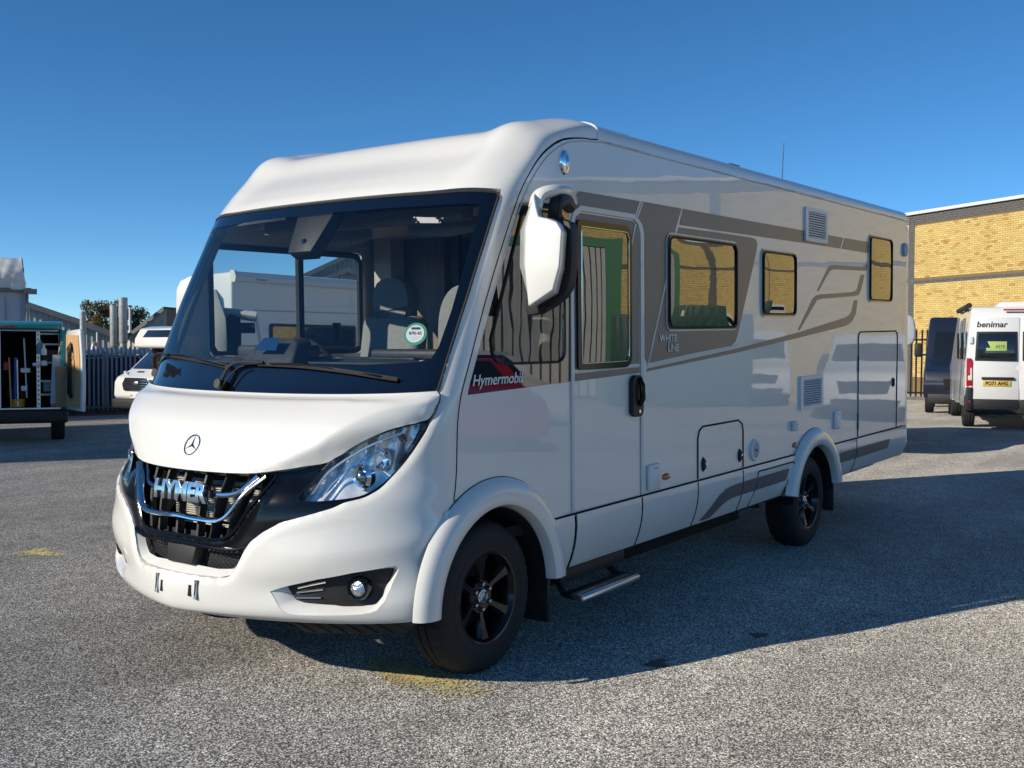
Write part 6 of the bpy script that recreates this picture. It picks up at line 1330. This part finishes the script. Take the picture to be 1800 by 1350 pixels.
# --- camper van from behind, white
def benimar():
    a = math.radians(17); c = Vector(at(1698, 21.75)); t = thing('camper_van', 'white high-roof camper van seen from behind in front of the brick wall', 'camper van', gp(c.x+math.sin(a)*1.0, c.y-math.cos(a)*1.0), a)
    prof = [(0, .45), (.02, 1.25), (.14, 2.36), (.30, 2.50), (4.4, 2.52), (5.0, 1.45), (5.8, 1.15), (6.0, .8), (6.0, .4)]
    shell('body', prof, 1.0, M['white2'], t, bevel=.06, waist=1.15, tum=.075, seg=3)
    sl_ = (2.36-1.25); rx = lambda z: (.0+.02*(z-.45)/.8) if z < 1.25 else .02+.12*(z-1.25)/1.11
    def rp(name, poly, m, o=.012, th=.012, parent=t, bevel=.003):
        b = MB(); b.prism(poly, 0, th, lambda y, z, h: (rx(z)-o-h, y, z)); return b.build(name, m, parent, bevel=bevel)
    for sg in (1, -1):
        d = rp('rear_door', [(sg*.008, .62), (sg*.86, .62), (sg*.86, 1.22), (sg*.82, 2.28), (sg*.008, 2.28)], M['white2'], .0, .03, bevel=.008)
        w = rp('window', [(sg*.05, 1.40), (sg*.83, 1.40), (sg*.80, 1.99), (sg*.05, 1.99)], M['matteblack'], .03, .012, d)
        rp('pane', [(sg*.09, 1.45), (sg*.79, 1.45), (sg*.765, 1.95), (sg*.09, 1.95)], M['carglass'], .043, .004, w)
        rp('lower_trim', [(sg*.008, .42), (sg*.84, .42), (sg*.84, .61), (sg*.008, .61)], M['matteblack'], .0, .03, d)
        lt = rp('tail_light', [(sg*.865, .88), (sg*.985, .88), (sg*.985, 1.45), (sg*.90, 1.45), (sg*.865, 1.35)], M['red'], .005, .04, bevel=.01)
        rp('reversing_lens', [(sg*.875, 1.00), (sg*.955, 1.00), (sg*.955, 1.09), (sg*.91, 1.10), (sg*.91, 1.25), (sg*.885, 1.25)], M['wplate'], .046, .004, lt)
        b = MB(); b.prism([(.86, .86), (.99, .86), (1.01, .40), (.93, .34), (.86, .34)], -.05, .28, lambda y, z, h: (h, sg*y, z)); b.build('bumper_corner', M['matteblack'], t, bevel=.025, seg=3)
        rp('reflector', [(sg*.90, .54), (sg*.94, .54), (sg*.94, .59), (sg*.90, .59)], M['red'], .055, .006)
        for z in (.75, 1.75): rp('door_hinge', [(sg*.87, z), (sg*.94, z), (sg*.94, z+.14), (sg*.87, z+.14)], M['grp'], .012, .03, d)
        for x in (.95, 4.9): simple_wheel(t, x, sg*.87, .35, .23, sg, 'matteblack')
        pan('side_window', [(.55, 1.42), (.55, 2.0), (1.9, 2.0), (1.9, 1.42)], M['carglass'], t, sideM(.955, sg), .012, bevel=.004)
        pan('side_window', [(2.1, 1.42), (2.1, 2.0), (3.3, 2.0), (3.3, 1.42)], M['carglass'], t, sideM(.955, sg), .012, bevel=.004)
    b = MB(); b.box((-.07, 0, .37), (.16, 1.74, .09)); b.build('rear_step', M['matteblack'], t, bevel=.015)
    dL_ = rp('door_grip_bar', [(.10, 1.02), (.70, 1.02), (.70, 1.07), (.10, 1.07)], M['matteblack'], .03, .03)
    pl = rp('number_plate', [(.16, .885), (.68, .885), (.68, .995), (.16, .995)], M['yplate'], .032, .01)
    text('lettering', 'PO71 AHG', .105, M['print'], pl, frame((-.034, .42, .94), (0, -1, 0), (0, 0, 1)), extr=.001, offset=.0025, sx=.85)
    m = frame((rx(2.15)-.034, .52, 2.13), (0, -1, 0), (.1, 0, 1))
    text('lettering', 'benimar', .165, M['print'], t, m, extr=.001, offset=.004, sx=1.05, shear=.15)
    b = MB(); b.box((.10, 0, 2.43), (.05, .62, .035)); b.build('high_brake_light', M['red'], t, bevel=.01)
    b = MB(); b.prism([(-.55, 2.50), (-.48, 2.60), (.48, 2.60), (.55, 2.50)], .4, 1.4, lambda y, z, h: (h, y-.15, z)); b.build('roof_hatch', M['coping'], t, bevel=.015)
    b = MB(); b.tube([(.30, .93, 2.53), (3.6, .93, 2.53)], .055, 12); b.build('awning', M['matteblack'], t, smooth=True, ang=40)
    # price notice inside the window
    nt = rp('price_notice', [(.24, 1.60), (.62, 1.60), (.62, 1.66), (.54, 1.66), (.60, 1.79), (.24, 1.79)][::1], M['limeprint'], .049, .002)
    text('lettering', '6215', .085, M['print'], nt, frame((rx(1.7)-.055, .36, 1.685), (0, -1, 0), (0, 0, 1)), extr=.0005)
    b = MB(); b.cyl((-.02, .55, .30), (-.02, .40, .30), .02, 8); b.box((.05, -.15, .28), (.1, .14, .08)); b.build('tow_eye', M['galv'], t)
benimar()
def darkvan(u, d, label, a, mirror=True, m='darknavy', hh=2.5):
    a = math.radians(a); c = Vector(at(u, d)); t = thing('dark_van', label, 'van', gp(c.x, c.y), a+PI)
    shell('body', [(-5.4, .4), (-5.4, hh-.15), (-5.1, hh), (-1.9, hh), (-1.5, hh-.35), (-.85, 1.35), (-.12, 1.12), (.0, .9), (.02, .4)], 1.0, M[m], t, bevel=.08, waist=1.1, tum=.07)
    pan('windscreen', [(-.80, .06), (.80, .06), (.74, .95), (-.74, .95)], M['carglass'], t, slopeM((-.85, 1.35), (-1.5, hh-.35)), bevel=.004)
    for sg in (1, -1):
        pan('side_window', [(-1.9, 1.30), (-1.9, 1.85), (-1.45, 1.85), (-1.05, 1.30)], M['carglass'], t, sideM(.965, sg), bevel=.004)
        pan('side_window', [(-3.9, 1.35), (-3.9, 1.85), (-2.2, 1.85), (-2.2, 1.35)], M['carglass'], t, sideM(.965, sg), bevel=.004)
        pan('headlight', [(sg*.60, .88), (sg*.86, .90), (sg*.93, 1.12), (sg*.70, 1.06)], M['reflector'], t, Matrix(((.28*sg*-1, 0, .96, -.03), (.96, 0, .28*sg, 0), (0, 1, 0, 0), (0, 0, 0, 1))), .06, bevel=.015)
        mo = bpy.data.objects.new('mirror', None); COL.objects.link(mo); mo.parent = t
        b = MB(); b.box((-1.02, sg*1.15, 1.62), (.14, .20, .36)); b.build('mirror_shell', M['matteblack'], mo, bevel=.05, seg=3); b = MB(); b.box((-1.02, sg*1.02, 1.50), (.06, .12, .05)); b.build('mirror_arm', M['matteblack'], mo)
        for x in (-.95, -4.3): simple_wheel(t, x, sg*.86, .34, .22, sg, 'matteblack')
    b = MB(); b.box((.0, 0, .40), (.14, 1.8, .26)); b.build('bumper', M['matteblack'], t, bevel=.04)
    pan('grille', [(-.5, .66), (.5, .66), (.54, .9), (-.54, .9)], M['seam'], t, rearM(.02, 1), .012, bevel=.003)
darkvan(1700, 26.5, 'dark blue high-roof van facing the camera left of the white camper van', 14)

# --- vehicles and container across the yard, seen as reflections in the motorhome flank
def facing(name, label, x, y, yaw, m, cat='van', hh=2.3, kind='van'):
    t = thing(name, label, cat, gp(x, y), yaw)
    if kind == 'van': prof = [(-5.2, .4), (-5.2, hh), (-1.9, hh), (-1.5, hh-.3), (-.85, 1.32), (-.12, 1.10), (.0, .9), (.02, .35)]
    else: prof = [(-4.4, .35), (-4.45, .85), (-4.1, 1.05), (-3.7, hh-.12), (-3.1, hh), (-2.0, hh), (-1.2, 1.0), (-.25, .82), (.0, .65), (.0, .3)]
    shell('body', prof, .95, M[m], t, bevel=.08, waist=.95, tum=.12 if kind == 'van' else .28)
    if kind == 'van':
        pan('windscreen', [(-.80, .06), (.80, .06), (.74, .85), (-.74, .85)], M['carglass'], t, slopeM((-.85, 1.32), (-1.5, hh-.3)))
        pan('grille', [(-.5, .66), (.5, .66), (.58, .92), (-.58, .92)], M['seam'], t, rearM(.03, 1), .02); pan('lower_grille', [(-.7, .38), (.7, .38), (.74, .52), (-.74, .52)], M['matteblack'], t, rearM(.03, 1), .02)
    else:
        for sg in (1, -1): pan('side_window', [(-3.6, 1.0), (-3.45, hh-.14), (-2.1, hh-.12), (-1.45, 1.0)], M['carglass'], t, sideM(.86, sg)); pan('tail_light', [(-4.40, .80), (-4.0, .88), (-4.0, 1.0), (-4.36, .98)], M['red'], t, sideM(.95, sg), .02)
        pan('windscreen', [(-.72, .06), (.72, .06), (.62, .80), (-.62, .80)], M['carglass'], t, slopeM((-1.2, 1.0), (-2.0, hh)))
    for sg in (1, -1):
        pan('headlight', [(sg*.58, .78), (sg*.84, .80), (sg*.92, 1.0), (sg*.70, .96)] if kind == 'van' else [(sg*.5, .58), (sg*.84, .62), (sg*.88, .76), (sg*.6, .72)], M['reflector'], t, Matrix(((.28*sg*-1, 0, .96, -.03), (.96, 0, .28*sg, 0), (0, 1, 0, 0), (0, 0, 0, 1))), .06)
        for x in ((-.9, -4.1) if kind == 'van' else (-.85, -3.55)): simple_wheel(t, x, sg*.82, .33, .2, sg)
    return t
facing('parked_van', 'white van facing the motorhome, mirrored in its flank below the small window', 25.6, -10.3, math.atan2(.38, -.92), 'white2', hh=2.2)
facing('parked_car', 'black car beside the mirrored white van', 26.6, -8.0, math.atan2(.3, -.95), 'darknavy', 'car', 1.5, 'car')
facing('parked_van', 'white van near the tail, mirrored in the rear locker door', 20.5, -5.6, math.atan2(.25, -.97), 'white2', hh=2.0)
facing('parked_car', 'white hatchback mirrored in the cab side window', 13.8, -9.9, math.radians(110), 'white2', 'car', 1.55, 'car')
facing('parked_car', 'red car mirrored along the bottom of the cab side window', 9.3, -7.44, math.radians(125), 'redpaint', 'car', 1.42, 'car')
t = thing('green_container', 'dark green container mirrored in the large side window', 'container', gp(25.0, -12.5), math.radians(-31)); b = MB(); b.box((0, 0, 1.3), (2.3, 4.0, 2.6)); b.build('body', M['dgreen'], t, bevel=.02)
for k in range(10):
    b = MB(); b.box((-1.17, -1.75+k*.38, 1.3), (.05, .16, 2.4)); b.build('rib', M['dgreen'], t)
pan('sign_plate', [(-.9, 1.7), (-.5, 1.7), (-.5, 2.2), (-.9, 2.2)], M['coping'], t, rearM(-1.2, -1))
